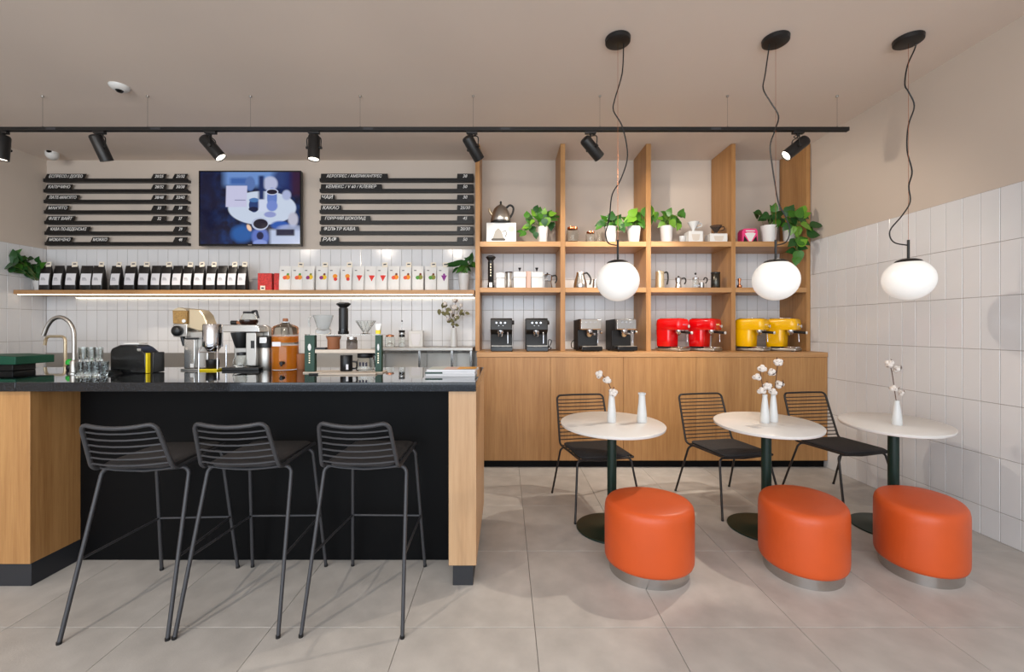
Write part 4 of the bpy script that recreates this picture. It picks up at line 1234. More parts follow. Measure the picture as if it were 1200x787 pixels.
B().lathe([(.043, 0), (.045, .003), (.045, .150), (.043, .152)], 32).obj('canister_body', mat('gunmetal', (74, 72, 66), .25, metal=.9), o)
B().lathe([(.046, .152), (.046, .164), (.042, .167), (.001, .168)], 32).obj('lid', black_plastic, o)
o = thing('copper_tamper', 'small copper tamper on the middle display shelf behind the hanging globe', 'tamper', (PX(866.5, YI), YI, ZB))
B().lathe([(.022, 0), (.024, .003), (.024, .03), (.012, .036), (.010, .06), (.016, .085), (.016, .10), (.001, .108)], 20).obj('tamper_body', copper, o)

# ================================================================= espresso machines on the sideboard
YE = 4.44
def machine_black(px, label, cord, rz=0):
    o = thing('espresso_machine', label, 'espresso machine', (PX(px, YE-.1), YE, ZSB), rz, 'espresso machines on the sideboard')
    w, hh = S(25.5, YE-.12), S(39, YE-.12)
    side = [(.13, .012), (-.07, .012), (-.07, hh*.52), (-.125, hh*.60), (-.135, hh*.66), (-.128, hh-.012), (-.115, hh), (.12, hh), (.13, hh-.012)]
    B().prism(side, 'x', -w/2, w/2).obj('housing', black_plastic, o, bevel=.006)
    B().box(-w/2+.004, w/2+.004, -.145, -.055, 0.0, hh*.155).obj('drip_tray', gloss_black, o, bevel=.006)
    B().box(-w/2+.010, w/2-.002, -.141, -.06, hh*.155, hh*.155+.008).obj('tray_grid', brushed, o, bevel=.002)
    for k in range(3):
        B().lathe([(.0085, 0), (.0085, .006), (.001, .0065)], 16).obj('button', chrome, o, (-.048 + .043*k, -.1325, hh*.86), (PI/2, 0, 0))
    for k in range(2):
        B().lathe([(.0035, 0), (.0035, .005), (.001, .0055)], 10).obj('indicator', chrome, o, (-.026 + .043*k, -.1335, hh*.775), (PI/2, 0, 0))
    g = B().lathe([(.030, .0), (.036, .01), (.036, .035), (.030, .04)], 24).obj('group_head', chrome, o, (-.008, -.105, hh*.525))
    B().tube([(0, -.03, .0), (0, -.09, -.012)], .013, 12).obj('portafilter_handle', black_plastic, g)
    B().lathe([(.027, -.026), (.030, -.004), (.030, 0)], 20).obj('filter_basket', chrome, g)
    B().tube([(w*.3, -.11, hh*.58), (w*.3, -.118, hh*.45), (w*.30, -.12, hh*.24)], .006, 8).obj('steam_wand', chrome, o)
    B().lathe([(.022, 0), (.022, .018), (.018, .022), (.001, .0225)], 16).obj('steam_knob', black_plastic, o, (w/2, -.05, hh*.87), (0, PI/2, 0))
    if cord:
        B().tube(smooth_path([(w/2-.01, .1, .02), (w/2+.02, .02, .03), (w/2+.05, -.02, .10), (w/2+.02, -.03, .115), (w/2+.015, -.03, .05), (w/2+.045, -.03, .03), (w/2+.02, -.03, .012)], 6), .005, 6).obj('power_cord', black_plastic, o)
    return o
machine_black(587.5, 'black compact espresso machine beside the shelf end, without a loose cord', False)
machine_black(629, 'black compact espresso machine with its power cord coiled alongside', True)

def machine_steel(px, label, rz, knob_left):
    o = thing('espresso_machine', label, 'espresso machine', (PX(px, YE-.1), YE, ZSB), rz, 'espresso machines on the sideboard')
    w, hh = S(24, YE-.1), S(38, YE-.1)
    B().prism([(.14, .01), (-.03, .01), (-.03, hh*.66), (-.10, hh*.66), (-.10, hh), (.14, hh-.01)], 'x', -w/2, w/2).obj('housing', black_plastic, o, bevel=.004)
    B().prism([(-.1015, hh*.665), (-.142, hh*.665), (-.148, hh*.70), (-.142, hh*.985), (-.1015, hh*.998)], 'x', -w/2, w/2).obj('front_hood', steel, o, bevel=.004)
    B().box(-w/2+.005, w/2+.012, -.155, -.032, 0.006, hh*.15).obj('drip_tray', gloss_black, o, bevel=.008)
    B().box(-w/2+.012, w/2+.004, -.150, -.036, hh*.15, hh*.15+.006).obj('tray_grid', brushed, o, bevel=.002)
    b = B()
    for sx in (-1, 1):
        b.lathe([(.012, 0), (.010, .008)], 10, (sx*w*.38, -.13, 0)); b.lathe([(.012, 0), (.010, .012)], 10, (sx*w*.38, .11, 0))
    b.obj('feet', black_plastic, o)
    for k in range(3):
        B().lathe([(.009, 0), (.009, .007), (.001, .0075)], 14).obj('button', chrome, o, (-.045 + .045*k, -.145, hh*.90), (PI/2, 0, 0))
    g = B().lathe([(.028, 0), (.034, .01), (.034, .04)], 24).obj('group_head', chrome, o, (.0, -.085, hh*.66-.04))
    B().tube([(0, -.028, .006), (.03, -.085, -.002)], .012, 12).obj('portafilter_handle', chrome, g)
    B().lathe([(.010, -.034), (.022, -.022), (.028, 0)], 16).obj('spout', champagne, g)
    B().tube([(w*.38, -.10, hh*.66), (w*.40, -.115, hh*.5), (w*.36, -.12, hh*.26)], .005, 8).obj('steam_wand', chrome, o)
    B().lathe([(.018, 0), (.018, .02), (.001, .0205)], 14).obj('steam_knob', chrome, o, (w/2, -.11, hh*.60), (0, PI/2, 0))
    if knob_left:
        B().tube(smooth_path([(-w/2+.01, .13, .02), (-w/2-.03, .10, .03), (-w/2-.045, .06, .08), (-w/2-.02, .05, .11), (-w/2+.005, .09, .10)], 6), .0045, 6).obj('power_cord', black_plastic, o)
    return o
machine_steel(690, 'black espresso machine with polished steel hood beside the shelf post with the kettle bay', math.radians(6), True)
machine_steel(730, 'black espresso machine with polished steel hood next to the red machines', math.radians(10), False)

def machine_retro(px, label, m, rz):
    o = thing('espresso_machine', label, 'espresso machine', (PX(px, YE-.08), YE, ZSB), rz, 'espresso machines on the sideboard', .94)
    w, hh = .215, S(40.5, YE-.08)
    # column: rounded body
    rings = []
    for (z, g) in ((.050, .95), (.058, 1.0), (hh*.35, 1.02), (hh*.66, 1.04)):
        rings.append([(x, y+.055, z) for x, y in rrect(w*.96*g, .17*g, .04, 5)])
    B().rings(rings).obj('column', m, o, angle=50)
    rings = []
    for (z, g) in ((hh*.655, .97), (hh*.67, 1.0), (hh*.86, 1.0), (hh*.95, .975), (hh*.985, .93), (hh, .84)):
        rings.append([(x, y-.005, z) for x, y in rrect(w*1.04*g, .30*(g if g > .9 else g*1.04), .05, 6)])
    B().rings(rings).obj('head', m, o, angle=50)
    B().box(-w/2, w/2, -.155, .145, 0.004, .032).obj('base', brushed, o, bevel=.008)
    B().box(-w/2+.004, w/2-.004, -.162, -.04, .0325, .052).obj('drip_tray', chrome, o, bevel=.006)
    B().box(-w/2+.02, w/2-.02, .0, .12, .0325, .0495).obj('spacer', black_plastic, o)
    b = B()
    for sx in (-1, 1):
        for sy in (-.12, .11): b.lathe([(.012, 0), (.012, .005)], 10, (sx*w*.4, sy, 0))
    b.obj('feet', black_plastic, o)
    gz = hh*.655
    g = B().lathe([(.034, -.034), (.038, -.028), (.038, -.001)], 24).obj('group_head', chrome, o, (0, -.075, gz))
    B().tube([(0, -.034, -.022), (0, -.10, -.026), (0, -.145, -.030)], [.012, .014, .013], 12).obj('portafilter_handle', black_plastic, g)
    B().lathe([(.016, 0), (.016, .010), (.001, .011)], 14).obj('handle_end', white_plastic, g, (0, -.146, -.030), (PI/2, 0, 0))
    B().lathe([(.010, -.06), (.020, -.05), (.030, -.034)], 14).obj('spout', chrome, g)
    B().tube([(w*.36, -.10, gz), (w*.38, -.13, gz-.05), (w*.36, -.135, gz-.13)], .005, 8).obj('steam_wand', chrome, o)
    q = B().lathe([(.022, 0), (.022, .008), (.017, .010)], 20).obj('pressure_gauge', chrome, o, (w*.30, -.153, hh*.77), (PI/2, 0, 0))
    B().lathe([(.017, .0102), (.001, .0108)], 20).obj('gauge_dial', white_plastic, q)
    B().box(-.05, .02, -.157, -.1545, hh*.80, hh*.835).obj('badge', chrome, o)
    B().box(-w*.42, w*.42, -.10, .10, hh+.0005, hh+.008).obj('cup_tray', chrome, o, bevel=.003)
    return o
RZ = math.radians(40)
machine_retro(791, 'red retro espresso machine next to the steel-hooded machines', red_enamel, RZ)
machine_retro(829.5, 'red retro espresso machine next to the yellow machines', red_enamel, RZ)
machine_retro(886, 'yellow retro espresso machine next to the red machines', yellow_enamel, RZ)
machine_retro(923, 'yellow retro espresso machine at the tiled side wall', yellow_enamel, RZ)
# ================================================================= things on the bar worktop
def WY(y): return (H - ZT) * F / (y - VY)      # distance of a point on the worktop

# green box at the wall end
Yg = 2.88
gx0, gx1 = PX(-40, Yg), PX(42, Yg)
o = thing('green_case', 'flat dark green case on a black foot at the wall end of the bar', 'case', ((gx0+gx1)/2, Yg, ZT))
W = gx1-gx0
B().prism([(-W/2, .046), (W/2, .046), (W/2, .098), (W/2-.17, .108), (-W/2, .102)], 'y', -.12, .12).obj('case_body', green_lid, o, bevel=.004)
B().box(-.06, .15, -.06, .08, 0, .0455).obj('foot', black_plastic, o, bevel=.004)

# gooseneck faucet on the bar
Yf = WY(437.5)
fx = PX(86.8, Yf)
o = thing('gooseneck_faucet', 'tall brushed steel gooseneck faucet beside the glass tumblers', 'faucet', (fx, Yf, ZT))
pts = [(86.8, 437), (87, 415), (87, 396), (85.5, 385), (80, 376), (71, 371.5), (62, 374), (55.5, 382), (51, 393)]
P = [(PX(a, Yf)-fx, 0, PZ(b_, Yf)-ZT) for a, b_ in pts]; P[0] = (0, 0, .002)
B().tube(smooth_path(P, 6), .0115, 12).obj('neck', brushed, o)
B().lathe([(.026, 0), (.026, .006), (.020, .010), (.020, .075), (.013, .085)], 20).obj('valve_body', brushed, o)
B().tube([(.018, 0, .06), (.05, 0, .085), (.062, 0, .12)], .006, 8).obj('lever', brushed, o)
# low faucet on the back counter
Y2 = 4.42
fx = PX(76.5, Y2)
o = thing('square_faucet', 'low angular steel faucet on the back counter', 'faucet', (fx, Y2, .92))
zt = PZ(394, Y2) - .92
xx = PX(54, Y2) - fx
B().tube(fillet_path([(0, 0, .001), (0, 0, zt), (xx, 0, zt), (xx-.012, 0, zt-.09)], .045, 5), .014, 12).obj('neck', champagne, o)
B().lathe([(.03, 0), (.03, .006), (.022, .01), (.022, .05), (.015, .055)], 20).obj('valve_body', champagne, o)
# green scrubber
Yg = WY(433.5)
o = thing('dish_brush', 'small bright green dish brush with black foot beside the gooseneck faucet', 'brush', (PX(82, Yg), Yg, ZT))
B().lathe([(.016, 0), (.02, .006), (.018, .03), (.012, .034)], 16).obj('brush_head', black_plastic, o)
B().lathe([(.013, .0345), (.022, .04), (.022, .06), (.012, .074), (.001, .076)], 16).obj('grip', green_bright, o)

# glass tumblers, two layers
def tumbler_mesh():
    n = 10
    pr = [(.0165, 0), (.0185, .003), (.0205, .040), (.0222, .084), (.0208, .084), (.0190, .042), (.0155, .012), (.001, .011)]
    return B().lathe(pr, n).mesh('tumbler', glass, angle=25)
TUM = tumbler_mesh()
rows = [(2.50, 93), (2.55, 94.5), (2.60, 96)]
for r_, (yy, p0) in enumerate(rows):
    for k in range(4):
        tag(mk('glass_tumbler', TUM, None, (PX(p0, yy) + .0462*k, yy, ZT), (0, 0, random.uniform(0, 1))), 'clear faceted glass tumbler in the bottom layer of the stack by the faucet', 'glass', 'glass tumblers by the faucet')
for r_, (yy, p0, n) in enumerate([(2.525, 97.5, 3), (2.575, 97, 3)]):
    for k in range(n):
        tag(mk('glass_tumbler', TUM, None, (PX(p0, yy) + .0462*k, yy, ZT + .0848), (0, 0, random.uniform(0, 1))), 'clear faceted glass tumbler in the top layer of the stack by the faucet', 'glass', 'glass tumblers by the faucet')

# till: black hooded terminal with yellow strip
Yt = 2.72
x0, x1 = PX(129, Yt-.055), PX(170.5, Yt-.055)
o = thing('till_terminal', 'glossy black hooded till terminal with yellow strip', 'till', ((x0+x1)/2, Yt, ZT))
W = x1-x0
hz = lambda y: PZ(y, Yt-.055) - ZT
B().prism([(-W/2, .002), (W/2, .002), (W/2, hz(414)), (W/2-.045, hz(407)), (W/2-.075, hz(404.5)), (-W/2+.06, hz(404)), (-W/2+.01, hz(408)), (-W/2, hz(412))], 'y', -.055, .06).obj('hood', gloss_black, o, bevel=.006)
B().box(W/2+.0006, W/2+.011, -.055, -.03, .002, hz(413.5)).obj('yellow_strip', yellow_plastic, o, bevel=.001)
B().box(W/2+.0006, W/2+.030, -.0295, .058, .002, hz(413)).obj('printer_box', black_plastic, o, bevel=.004)
B().box(-.06, .04, -.02, .05, hz(404)+.001, hz(404)+.012).obj('receipt_tray', white_plastic, o, bevel=.003)
B().box(W/2-.05, W/2-.028, -.0575, -.0555, hz(411), hz(408)).obj('badge', steel, o)
B().prism([(-W/2+.0, .0), (-W/2+.09, .0), (-W/2+.07, .018), (-W/2+.01, .024)], 'y', -.12, -.06).obj('card_reader', black_plastic, o, bevel=.003)

# bag-filling coffee grinder
Yc = 2.93
gx = PX(221, Yc-.06)
o = thing('shop_grinder', 'beige metal shop coffee grinder with square hopper and black dial', 'grinder', (gx, Yc, ZT))
q = lambda x: PX(x, Yc-.06) - gx
hz = lambda y: max(PZ(y, Yc-.06) - ZT, 0)
B().box(q(216), q(242), -.045, .02, .0112, hz(388)).obj('column', brushed, o, bevel=.008)
B().prism([(q(204.5), hz(379)), (q(232), hz(388)), (q(242.5), hz(388)), (q(242), hz(378)), (q(238.5), hz(369)), (q(233), hz(362.5)), (q(220), hz(361)), (q(220), hz(379))], 'y', -.055, .045).obj('motor_housing', champagne, o, bevel=.008)
B().box(q(204.5), q(221), -.075, .02, hz(394.5), hz(379.2)).obj('burr_housing', brushed, o, bevel=.005)
hp = B().prism([(q(204), hz(379)), (q(220), hz(379)), (q(220), hz(364)), (q(203.5), hz(364))], 'y', -.07, .02).obj('hopper', beans, o, bevel=.002)
B().prism([(q(203), hz(364)), (q(220.5), hz(364)), (q(217), hz(361.5)), (q(211), hz(360)), (q(206), hz(362))], 'y', -.073, .023).obj('hopper_lid', champagne, o, bevel=.002)
B().lathe([(.030, 0), (.034, .004), (.034, .016), (.024, .026), (.001, .028)], 24).obj('grind_dial', black_plastic, o, (q(210.5), -.0755, hz(387.5)), (PI/2, 0, 0))
B().lathe([(.012, 0), (.012, .006), (.001, .0065)], 16).obj('gauge', white_plastic, o, (q(217.3), -.0705, hz(376)), (PI/2, 0, 0))
B().box(q(217.5), q(230), -.075, -.0455, .012, hz(397)).obj('bag_chute', steel, o, bevel=.004)
B().tube([(q(210), -.03, hz(394.5)), (q(213), -.03, hz(405))], .014, 12).obj('outlet', black_plastic, o)
B().box(q(225), q(229), -.0765, -.0755, .02, .046).obj('rating_plate', white_plastic, o)
B().box(q(214), q(243), -.08, .03, 0.0, .011).obj('foot_plate', brushed, o, bevel=.003)
B().box(q(219), q(231.5), -.085, -.046, hz(397), hz(395.5)).obj('bag_clamp', black_plastic, o)

# chrome coffee mill
gx = PX(254, Yc)
o = thing('chrome_mill', 'chrome cylinder coffee mill with wire cup stand in front of the brewer', 'mill', (gx, Yc-.04, ZT))
Ym = Yc-.04
hz = lambda y: PZ(y, Ym) - ZT
B().lathe([(.058, hz(406)), (.060, hz(404)), (.060, hz(381)), (.056, hz(379.5)), (.001, hz(379))], 32).obj('cylinder', chrome, o)
B().lathe([(.03, hz(412)), (.05, hz(406.2))], 24).obj('funnel', chrome, o)
b = B()
for s in (-1, 1): b.tube([(s*.062, -.045, 0.001), (s*.062, -.045, hz(410)), (s*.05, -.02, hz(404))], .005, 8)
b.tube([(-.062, .045, 0.001), (-.062, .045, hz(404))], .005, 8).tube([(.062, .045, 0.001), (.062, .045, hz(404))], .005, 8)
b.tube([(-.062, -.045, hz(412)), (.062, -.045, hz(412))], .004, 8)
b.obj('stand', chrome, o)
B().lathe([(.034, .012), (.038, .016), (.040, .07), (.037, .07), (.034, .02)], 20).obj('catch_cup', black_plastic, o)
B().box(-.05, .07, -.06, .03, 0, .011).obj('yellow_tray', yellow_plastic, o, bevel=.004)

# filter brewer with jug on top
gx = PX(284, Yc-.06); Yb = Yc + .02
o = thing('filter_brewer', 'steel batch filter brewer with black filter funnel', 'coffee brewer', (gx, Yb, ZT))
hz = lambda y: PZ(y, Yb-.08) - ZT
q = lambda x: PX(x, Yb-.08) - gx
poly = [(q(263), 0.006), (q(305.5), 0.006), (q(305.5), hz(388)), (q(304), hz(383)), (q(299), hz(380.5)), (q(263), hz(380.5))]
B().prism(poly, 'y', .02, .07).obj('back_column', brushed, o, bevel=.006)
B().prism([(q(262), hz(389)), (q(305.5), hz(389)), (q(304), hz(383)), (q(299), hz(380.5)), (q(262), hz(380.5))], 'y', -.09, .0195).obj('head', steel, o, bevel=.004)
B().box(q(287), q(299), -.07, .019, .03, hz(389.3)).obj('control_panel', brushed, o, bevel=.004)
B().box(q(293), q(297), -.0725, -.0705, hz(408), hz(399)).obj('buttons', black_plastic, o)
B().lathe([(.030, hz(408)), (.040, hz(404)), (.062, hz(390)), (.062, hz(389.4))], 28, (q(277), -.03, 0)).obj('filter_funnel', black_plastic, o)
B().box(q(262), q(305), -.10, .0195, 0, .02).obj('base_plate', black_plastic, o, bevel=.003)
s = thing('glass_server', 'round glass coffee server standing inside the filter brewer', 'server', (gx + q(280.5), Yb-.05, ZT+.0205))
B().lathe([(.045, 0), (.056, .012), (.052, .05), (.03, .085), (.028, .085), (.05, .05), (.053, .014), (.001, .006)], 28).obj('glass_body', glass, s)
B().lathe([(.033, .078), (.033, .098), (.001, .101)], 24).obj('lid', black_plastic, s)
B().tube(smooth_path([(.03, -.005, .09), (.065, -.01, .088), (.068, -.01, .04), (.052, -.008, .02)], 5), .006, 8).obj('handle', black_plastic, s)
s = thing('coffee_jug', 'glass jug of dark coffee with black handle on top of the brewer', 'jug', (gx + q(286.5), Yb-.03, ZT + hz(380.3)))
B().lathe([(.045, 0), (.050, .006), (.058, .022), (.056, .034)], 28).obj('coffee', coffee_m, s)
B().lathe([(.053, .0345), (.044, .062), (.030, .080), (.028, .080), (.040, .06), (.05, .036)], 28, cap=False).obj('glass_body', glass, s)
B().box(-.036, .030, -.012, .012, .075, .092).obj('collar', black_plastic, s, bevel=.004)
B().tube(smooth_path([(.02, 0, .088), (.05, 0, .094), (.056, 0, .075), (.064, 0, .045)], 5), .008, 8).obj('handle', black_plastic, s)
o = thing('wooden_tamper', 'short wooden-handled tamper lying on the brewer head', 'tamper', (gx + q(268), Yb-.02, ZT + hz(380.3)))
B().tube([(-.02, 0, .015), (.02, 0, .015)], .0145, 12).obj('tamper_head', black_plastic, o)
B().tube([(.0205, 0, .015), (.07, 0, .010)], [.011, .009], 10).obj('tamper_handle', brown_card, o)

# thermos jug
Yh = 2.95
o = thing('thermos_jug', 'brushed steel thermos jug with black lid and handle', 'thermos', (PX(312.5, Yh), Yh, ZT))
hz = lambda y: PZ(y, Yh) - ZT
B().lathe([(.050, 0), (.052, .004), (.052, hz(408)), (.050, hz(407))], 32).obj('jug_body', brushed, o)
B().lathe([(.0535, hz(407)), (.054, hz(404)), (.054, hz(400)), (.050, hz(397)), (.048, hz(394)), (.001, hz(393))], 32).obj('lid', black_plastic, o)
B().box(-.02, .03, -.0555, -.045, hz(402), hz(394.5)).obj('lever', steel, o, bevel=.003)
B().tube(smooth_path([(.05, 0, hz(399)), (.075, 0, hz(400)), (.08, 0, hz(408)), (.075, 0, hz(416)), (.053, 0, hz(420))], 5), .009, 8).obj('handle', black_plastic, o)

# drink dispenser
Yd_ = 2.94
o = thing('drink_dispenser', 'glass drink dispenser of amber iced tea with a cork top', 'drink dispenser', (PX(334.5, Yd_), Yd_, ZT))
hz = lambda y: PZ(y, Yd_) - ZT
R = S(13.8, Yd_)
B().lathe([(R*.96, .004), (R, .012), (R, hz(405.5)), (R*.99, hz(404.5))], 40).obj('tea_lower', tea, o)
B().lathe([(R*.98, hz(401)), (R, hz(400)), (R, hz(394.8)), (R*.98, hz(394))], 40).obj('tea_upper', tea, o)
B().lathe([(R*1.03, .0), (R*1.04, .004), (R*1.04, hz(384)), (R*.9, hz(382)), (R*.42, hz(379.5)), (R*.30, hz(378)), (R*.30, hz(376.5))], 40, cap=False).obj('glass_body', glass, o)
B().lathe([(R*.26, hz(396)), (R*.26, hz(377))], 20).obj('infuser_tube', glass, o)
B().lathe([(R*.2, hz(376.4)), (R*.22, hz(375.5)), (R*.2, hz(373)), (.001, hz(372.8))], 16).obj('stopper', brown_card, o)
B().box(-R*.55, R*.15, -R*1.05-.002, -R*1.04, hz(405), hz(400)).obj('paper_band', label_paper, o)
t = B().tube([(.03, -R*1.02, .05), (.03, -R*1.02-.035, .05)], .011, 12).obj('tap', black_plastic, o)
B().tube([(.03, -R*1.02-.03, .062), (.03, -R*1.02-.03, .03)], .007, 10).obj('tap_nozzle', black_plastic, t)
tag(B().lathe([(.028, 0), (.030, .004), (.036, .105), (.033, .105), (.027, .008), (.001, .007)], 20).obj('paper_cup', brown_card, None, (PX(352.5, 2.96), 2.96, ZT)), 'brown cup between the drink dispenser and the green display stand', 'cup')

# green-ended display stand
Yn = 2.74
Yq = Yn - .05
sx0, sx1 = PX(356.8, Yq), PX(447, Yq)
o = thing('brew_stand', 'small two-tier display stand with dark green end panels', 'display stand', ((sx0+sx1)/2, Yn, ZT))
hz = lambda y: PZ(y, Yq) - ZT
q = lambda x: PX(x, Yq) - (sx0+sx1)/2
HZ = hz(392.5)
D0, D1 = -.05, .055
for (a, b_) in ((356.8, 368.5), (439.5, 447)):
    p = B().box(q(a), q(b_), D0, D0+.035, .008, HZ).obj('end_panel', green_panel, o, bevel=.002)
    c = (q(a)+q(b_))/2
    w = (q(b_)-q(a))
    B().lathe([(.001, -.022), (.006, -.016), (.0085, 0), (.006, .016), (.001, .022)], 12, (c, D0-.0006, HZ*.68), sx=w/.064*1.3, sy=.06).obj('leaf_emblem', white_plastic, p)
    b = B()
    for i in range(5): b.box(c-.004, c+.004, D0-.0014, D0-.0004, HZ*(.50-.06*i), HZ*(.53-.06*i))
    b.obj('vertical_lettering', champagne, p)
zt1 = HZ
B().box(q(356.8), q(447), D0, D1, zt1+.0004, zt1+.005).obj('top_shelf', glass, o)
zm = hz(409.5)
B().box(q(368.6), q(439.4), D0+.004, D1, zm-.022, zm).obj('middle_shelf', pale_board, o, bevel=.002)
B().box(q(356), q(449), D0-.015, D1, 0, .0078).obj('base_board', pale_board, o, bevel=.002)
zt1 += .0055
def on(px, z, dy=0.0): return (PX(px, Yn), Yn + dy, ZT + z)
s = thing('clear_dripper', 'large clear plastic cone dripper with handle on the green display stand', 'dripper', on(379, zt1))
B().lathe([(.044, 0), (.047, .004), (.047, .028), (.040, .034), (.036, .036), (.060, .112), (.062, .122), (.059, .122), (.034, .040), (.034, .03), (.001, .02)], 28).obj('cone', mat('clear_plastic', (.82, .84, .84), .08, trans=.85, ior=1.2), s)
B().tube(smooth_path([(-.055, 0, .118), (-.085, 0, .112), (-.094, 0, .085), (-.088, 0, .045)], 5), .005, 7).obj('handle', MATS['clear_plastic'], s)
aeropress(on(402.5, zt1), S(37, Yn), 'large black hand coffee press standing on the green display stand', .80, False)
s = thing('glass_dripper', 'ribbed clear glass coffee dripper beside the black press', 'dripper', on(428.5, zt1))
pr = [(.030, 0), (.034, .003), (.016, .008), (.018, .016), (.060, .080), (.064, .086), (.058, .086), (.015, .02), (.001, .018)]
B().lathe(pr, 16).obj('cone', glass, s, angle=10)
b = B()
for i in range(8):
    a = 2*PI*i/8
    b.tube([(.020*math.cos(a), .020*math.sin(a), .018), (.0615*math.cos(a+.5), .0615*math.sin(a+.5), .083)], .002, 5)
b.obj('ribs', MATS['clear_plastic'], s)
s = thing('sachet', 'white and yellow sachet standing on the end of the green display stand', 'sachet', on(443.2, zt1))
B().rings([[(x, y, 0) for x, y in rrect(.028, .02, .006, 3)], [(x, y, .03) for x, y in rrect(.03, .02, .006, 3)], [(x, y, .066) for x, y in rrect(.044, .004, .0015, 3)]]).obj('sachet_body', white_bag, s)
B().rings([[(x, y, .002) for x, y in rrect(.0295, .0215, .006, 3)], [(x, y, .026) for x, y in rrect(.0312, .0212, .006, 3)]]).obj('yellow_band', yellow_plastic, s)
s = thing('wooden_cup', 'brown wooden grinder cup on the middle shelf of the green stand', 'cup', on(391, zm+.0005, .0))
B().lathe([(.034, 0), (.038, .004), (.038, .060), (.046, .078), (.046, .080), (.001, .081)], 24).obj('cup_body', brown_card, s)
B().lathe([(.0465, .0815), (.0465, .086), (.001, .087)], 24).obj('lid', coffee_m, s)
s = tag(B().prism([(-.045, 0), (.045, 0), (.05, .012), (-.048, .012)], 'y', -.03, .03).obj('black_scoop_tray', black_plastic, None, on(376, zm+.0005, -.015), bevel=.003), 'flat black tray on the middle shelf of the green stand', 'tray')
s = thing('preserve_jar', 'small dark blue glass jar on the middle shelf of the green stand', 'jar', on(412.5, zm+.0005, .0))
B().lathe([(.030, 0), (.034, .004), (.034, .055), (.028, .064)], 24).obj('jar_body', smoke_glass, s)
B().lathe([(.030, .0645), (.030, .078), (.001, .079)], 24).obj('lid', steel, s)
s = thing('black_tin', 'black cylinder tin with white tag under the middle shelf of the green stand', 'tin', on(406, .0085, .0))
B().lathe([(.036, 0), (.038, .003), (.038, .098), (.036, .101), (.001, .1015)], 28).obj('tin_body', black_plastic, s)
B().box(.012, .026, -.040, -.036, .012, .045).obj('paper_tag', label_paper, s)
B().tube(smooth_path([(.035, 0, .06), (.064, 0, .055), (.064, 0, .02), (.036, 0, .015)], 5), .006, 7).obj('handle', black_plastic, s)
s = thing('glass_server', 'clear glass coffee server with black collar on the base of the green stand', 'server', on(428, .0085, .0))
B().lathe([(.050, 0), (.058, .008), (.056, .05), (.045, .085), (.042, .085), (.052, .05), (.054, .012), (.001, .006)], 28).obj('glass_body', glass, s)
B().lathe([(.047, .085), (.049, .088), (.049, .110), (.046, .112), (.001, .114)], 28).obj('collar', black_plastic, s)
B().tube(smooth_path([(.046, 0, .105), (.075, 0, .098), (.078, 0, .06), (.066, 0, .03)], 5), .007, 8).obj('handle', black_plastic, s)
b = B()
for i in range(3): b.box(-.02 + .02*i, -.008 + .02*i, -.0592, -.0575, .035, .06)
b.obj('printed_marks', ink, s)
s = thing('serving_board', 'long pale wooden paddle with a black end in front of the green stand', 'board', (PX(400, 2.60), 2.60, ZT), math.radians(4))
B().box(-.13, .21, -.025, .025, 0, .010).obj('paddle', pale_board, s, bevel=.003)
B().box(-.19, -.1305, -.012, .012, 0.001, .009).obj('black_end', black_plastic, s, bevel=.003)

# magazines at the end of the bar
Yz = 2.56
mx = PX(529, Yz)
cols = [(74, 92, 88), (222, 222, 226), (206, 210, 214)]
for k in range(3):
    m = mat('magazine_cover_%d' % k, cols[k] if k else (215, 216, 220), .45)
    o = thing('magazine', ['thick grey-white magazine at the bottom of the pile on the bar end', 'white magazine with dark green spine in the middle of the pile on the bar end', 'open magazine with orange and pink page on top of the pile on the bar end'][k], 'magazine',
              (mx + [.0, -.005, .004][k], Yz + .05 + [.0, .004, .01][k], ZT + .0125*k), math.radians([0, 1.5, -2][k]), 'magazines on the bar end')
    w, d = .29, .19
    B().box(-w/2, w/2, -d/2, d/2, .001, .0105).obj('pages', magazine_m, o, bevel=.0008)
    B().box(-w/2-.001, w/2+.001, -d/2-.001, d/2+.001, .0106, .0118).obj('cover', m, o)
    B().box(-w/2-.001, w/2+.001, -d/2-.001, d/2+.001, .0, .0009).obj('cover', m, o)
    if k == 1:
        B().box(-w/2-.0015, -w/2+.10, -d/2-.0016, -d/2-.0011, .0012, .0105).obj('green_spine', green_panel, o)
    if k == 2:
        B().box(-.05, .06, -d/2+.01, d/2-.01, .0119, .0124).obj('pink_picture', mat('page_pink', (222, 190, 176), .5), o)
        B().box(.03, w/2-.004, -d/2+.04, d/2-.01, .0125, .0130).obj('orange_picture', mat('page_orange', (232, 166, 60), .5), o)
        B().box(-w/2+.006, -.052, -d/2+.01, d/2-.01, .0119, .0124).obj('grey_picture', mat('page_grey', (196, 200, 192), .5), o)

# ================================================================= things on the riser shelf
Yr = 4.60
jar(457, ZR, Yr, .052, .135, 'glass jar with a cork-coloured lid on the steel riser shelf', copper, 'cork_jar')
tag(B().lathe([(.030, 0), (.032, .004), (.032, .10), (.020, .11), (.018, .11), (.029, .098), (.029, .008), (.001, .007)], 20).obj('glass_bottle', glass, None, (PX(444, Yr), Yr, ZR)), 'small clear glass bottle beside the cork-lidded jar', 'bottle')
o = thing('siphon_press', 'slim glass press with black collar and thin plunger rod on the riser shelf', 'press', (PX(471, Yr), Yr, ZR))
B().lathe([(.032, 0), (.034, .004), (.034, .14), (.031, .14), (.031, .008), (.001, .007)], 24).obj('glass_body', glass, o)
B().lathe([(.036, .141), (.036, .152), (.001, .153)], 24).obj('lid', steel, o)
B().lathe([(.030, .105), (.030, .135), (.001, .136)], 24).obj('black_collar', black_plastic, o)
B().lathe([(.028, .1535), (.033, .165), (.033, .178), (.001, .18)], 20).obj('black_cap', black_plastic, o)
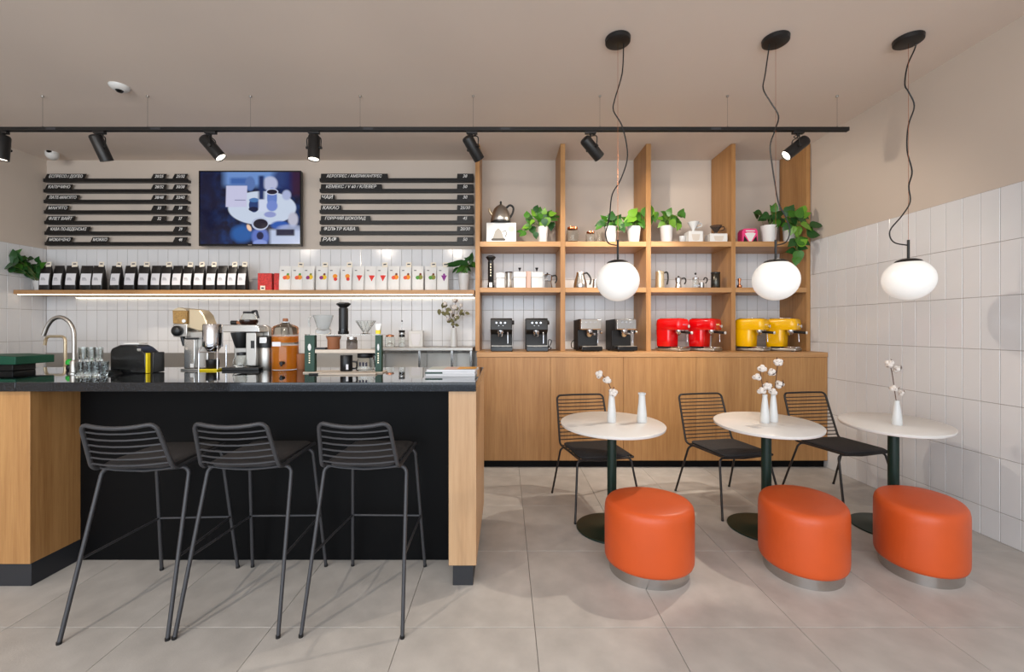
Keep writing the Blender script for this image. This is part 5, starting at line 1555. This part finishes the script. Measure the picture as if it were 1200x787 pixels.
B().tube([(0, 0, .18), (0, 0, .275)], .003, 6).obj('plunger_rod', steel, o)
B().lathe([(.006, .27), (.010, .278), (.001, .288)], 10).obj('plunger_knob', black_plastic, o)
o = thing('filter_card', 'white card box with an embossed filter cone on the riser shelf', 'box', (PX(487, Yr), Yr+.04, ZR))
B().box(-.075, .075, -.03, .05, 0, .172).obj('carton', white_plastic, o, bevel=.003)
B().prism([(-.03, .012), (.03, .012), (.055, .10), (.05, .14), (-.05, .14), (-.055, .10)], 'y', -.034, -.0304).obj('embossed_cone', label_paper, o, bevel=.0015)
o = thing('flower_vase', 'white faceted vase on the riser shelf holding dried cotton and leaves', 'vase', (PX(532, Yr), Yr, ZR))
B().lathe([(.034, 0), (.037, .004), (.036, .11), (.030, .17), (.024, .205), (.021, .205), (.026, .17), (.03, .1), (.001, .09)], 10).obj('vase_body', white_ceramic, o, angle=20)
base = (PX(532, Yr), Yr, ZR + .12)
o = thing('dried_bouquet', 'dried bouquet of cotton bolls and sage leaves above the bar end', 'bouquet', base)
rnd = random.Random(11)
b = B()
def pt(x, y, dy): return Vector((PX(x, Yr)-base[0], dy, PZ(y, Yr)-base[2]))
for (x, y) in ((534, 354), (528, 357), (522, 360), (538, 360), (515, 363), (545, 364), (541, 358), (519, 356)):
    b.tube(smooth_path([Vector((0, 0, 0)), pt(531, 380, 0), pt(x, y, rnd.uniform(-.04, .02))], 4), .0022, 5)
b.obj('twigs', twig_m, o)
for (x, y, s) in ((534, 352.5, 1.15), (522, 356, .9), (533, 360, 1.1), (535, 371, 1.15), (541, 358, .8), (526, 374, .8), (530, 366, .7)):
    qd = mk('cotton_boll', BOLL, o, pt(x, y, rnd.uniform(-.05, 0)), (rnd.uniform(-1, 0), 0, rnd.uniform(0, 3)), (s*1.15,)*3)
    mk('husk', HUSK, qd)
for (x, y) in ((515, 362), (519, 360), (523, 362), (518, 365), (526, 369), (529, 374), (531, 378), (534, 376), (538, 368), (541, 366), (545, 366), (543, 363), (525, 358), (527, 366), (536, 364), (530, 371), (539, 372), (521, 357), (529, 380), (533, 380)):
    sz = S(rnd.uniform(5, 7.5), Yr)
    mk('dry_leaf', DRY, o, pt(x, y, rnd.uniform(-.05, .02)), (PI/2 + rnd.uniform(-.7, .7), rnd.uniform(0, 6.28), rnd.uniform(-.6, .6)), (sz,)*3)
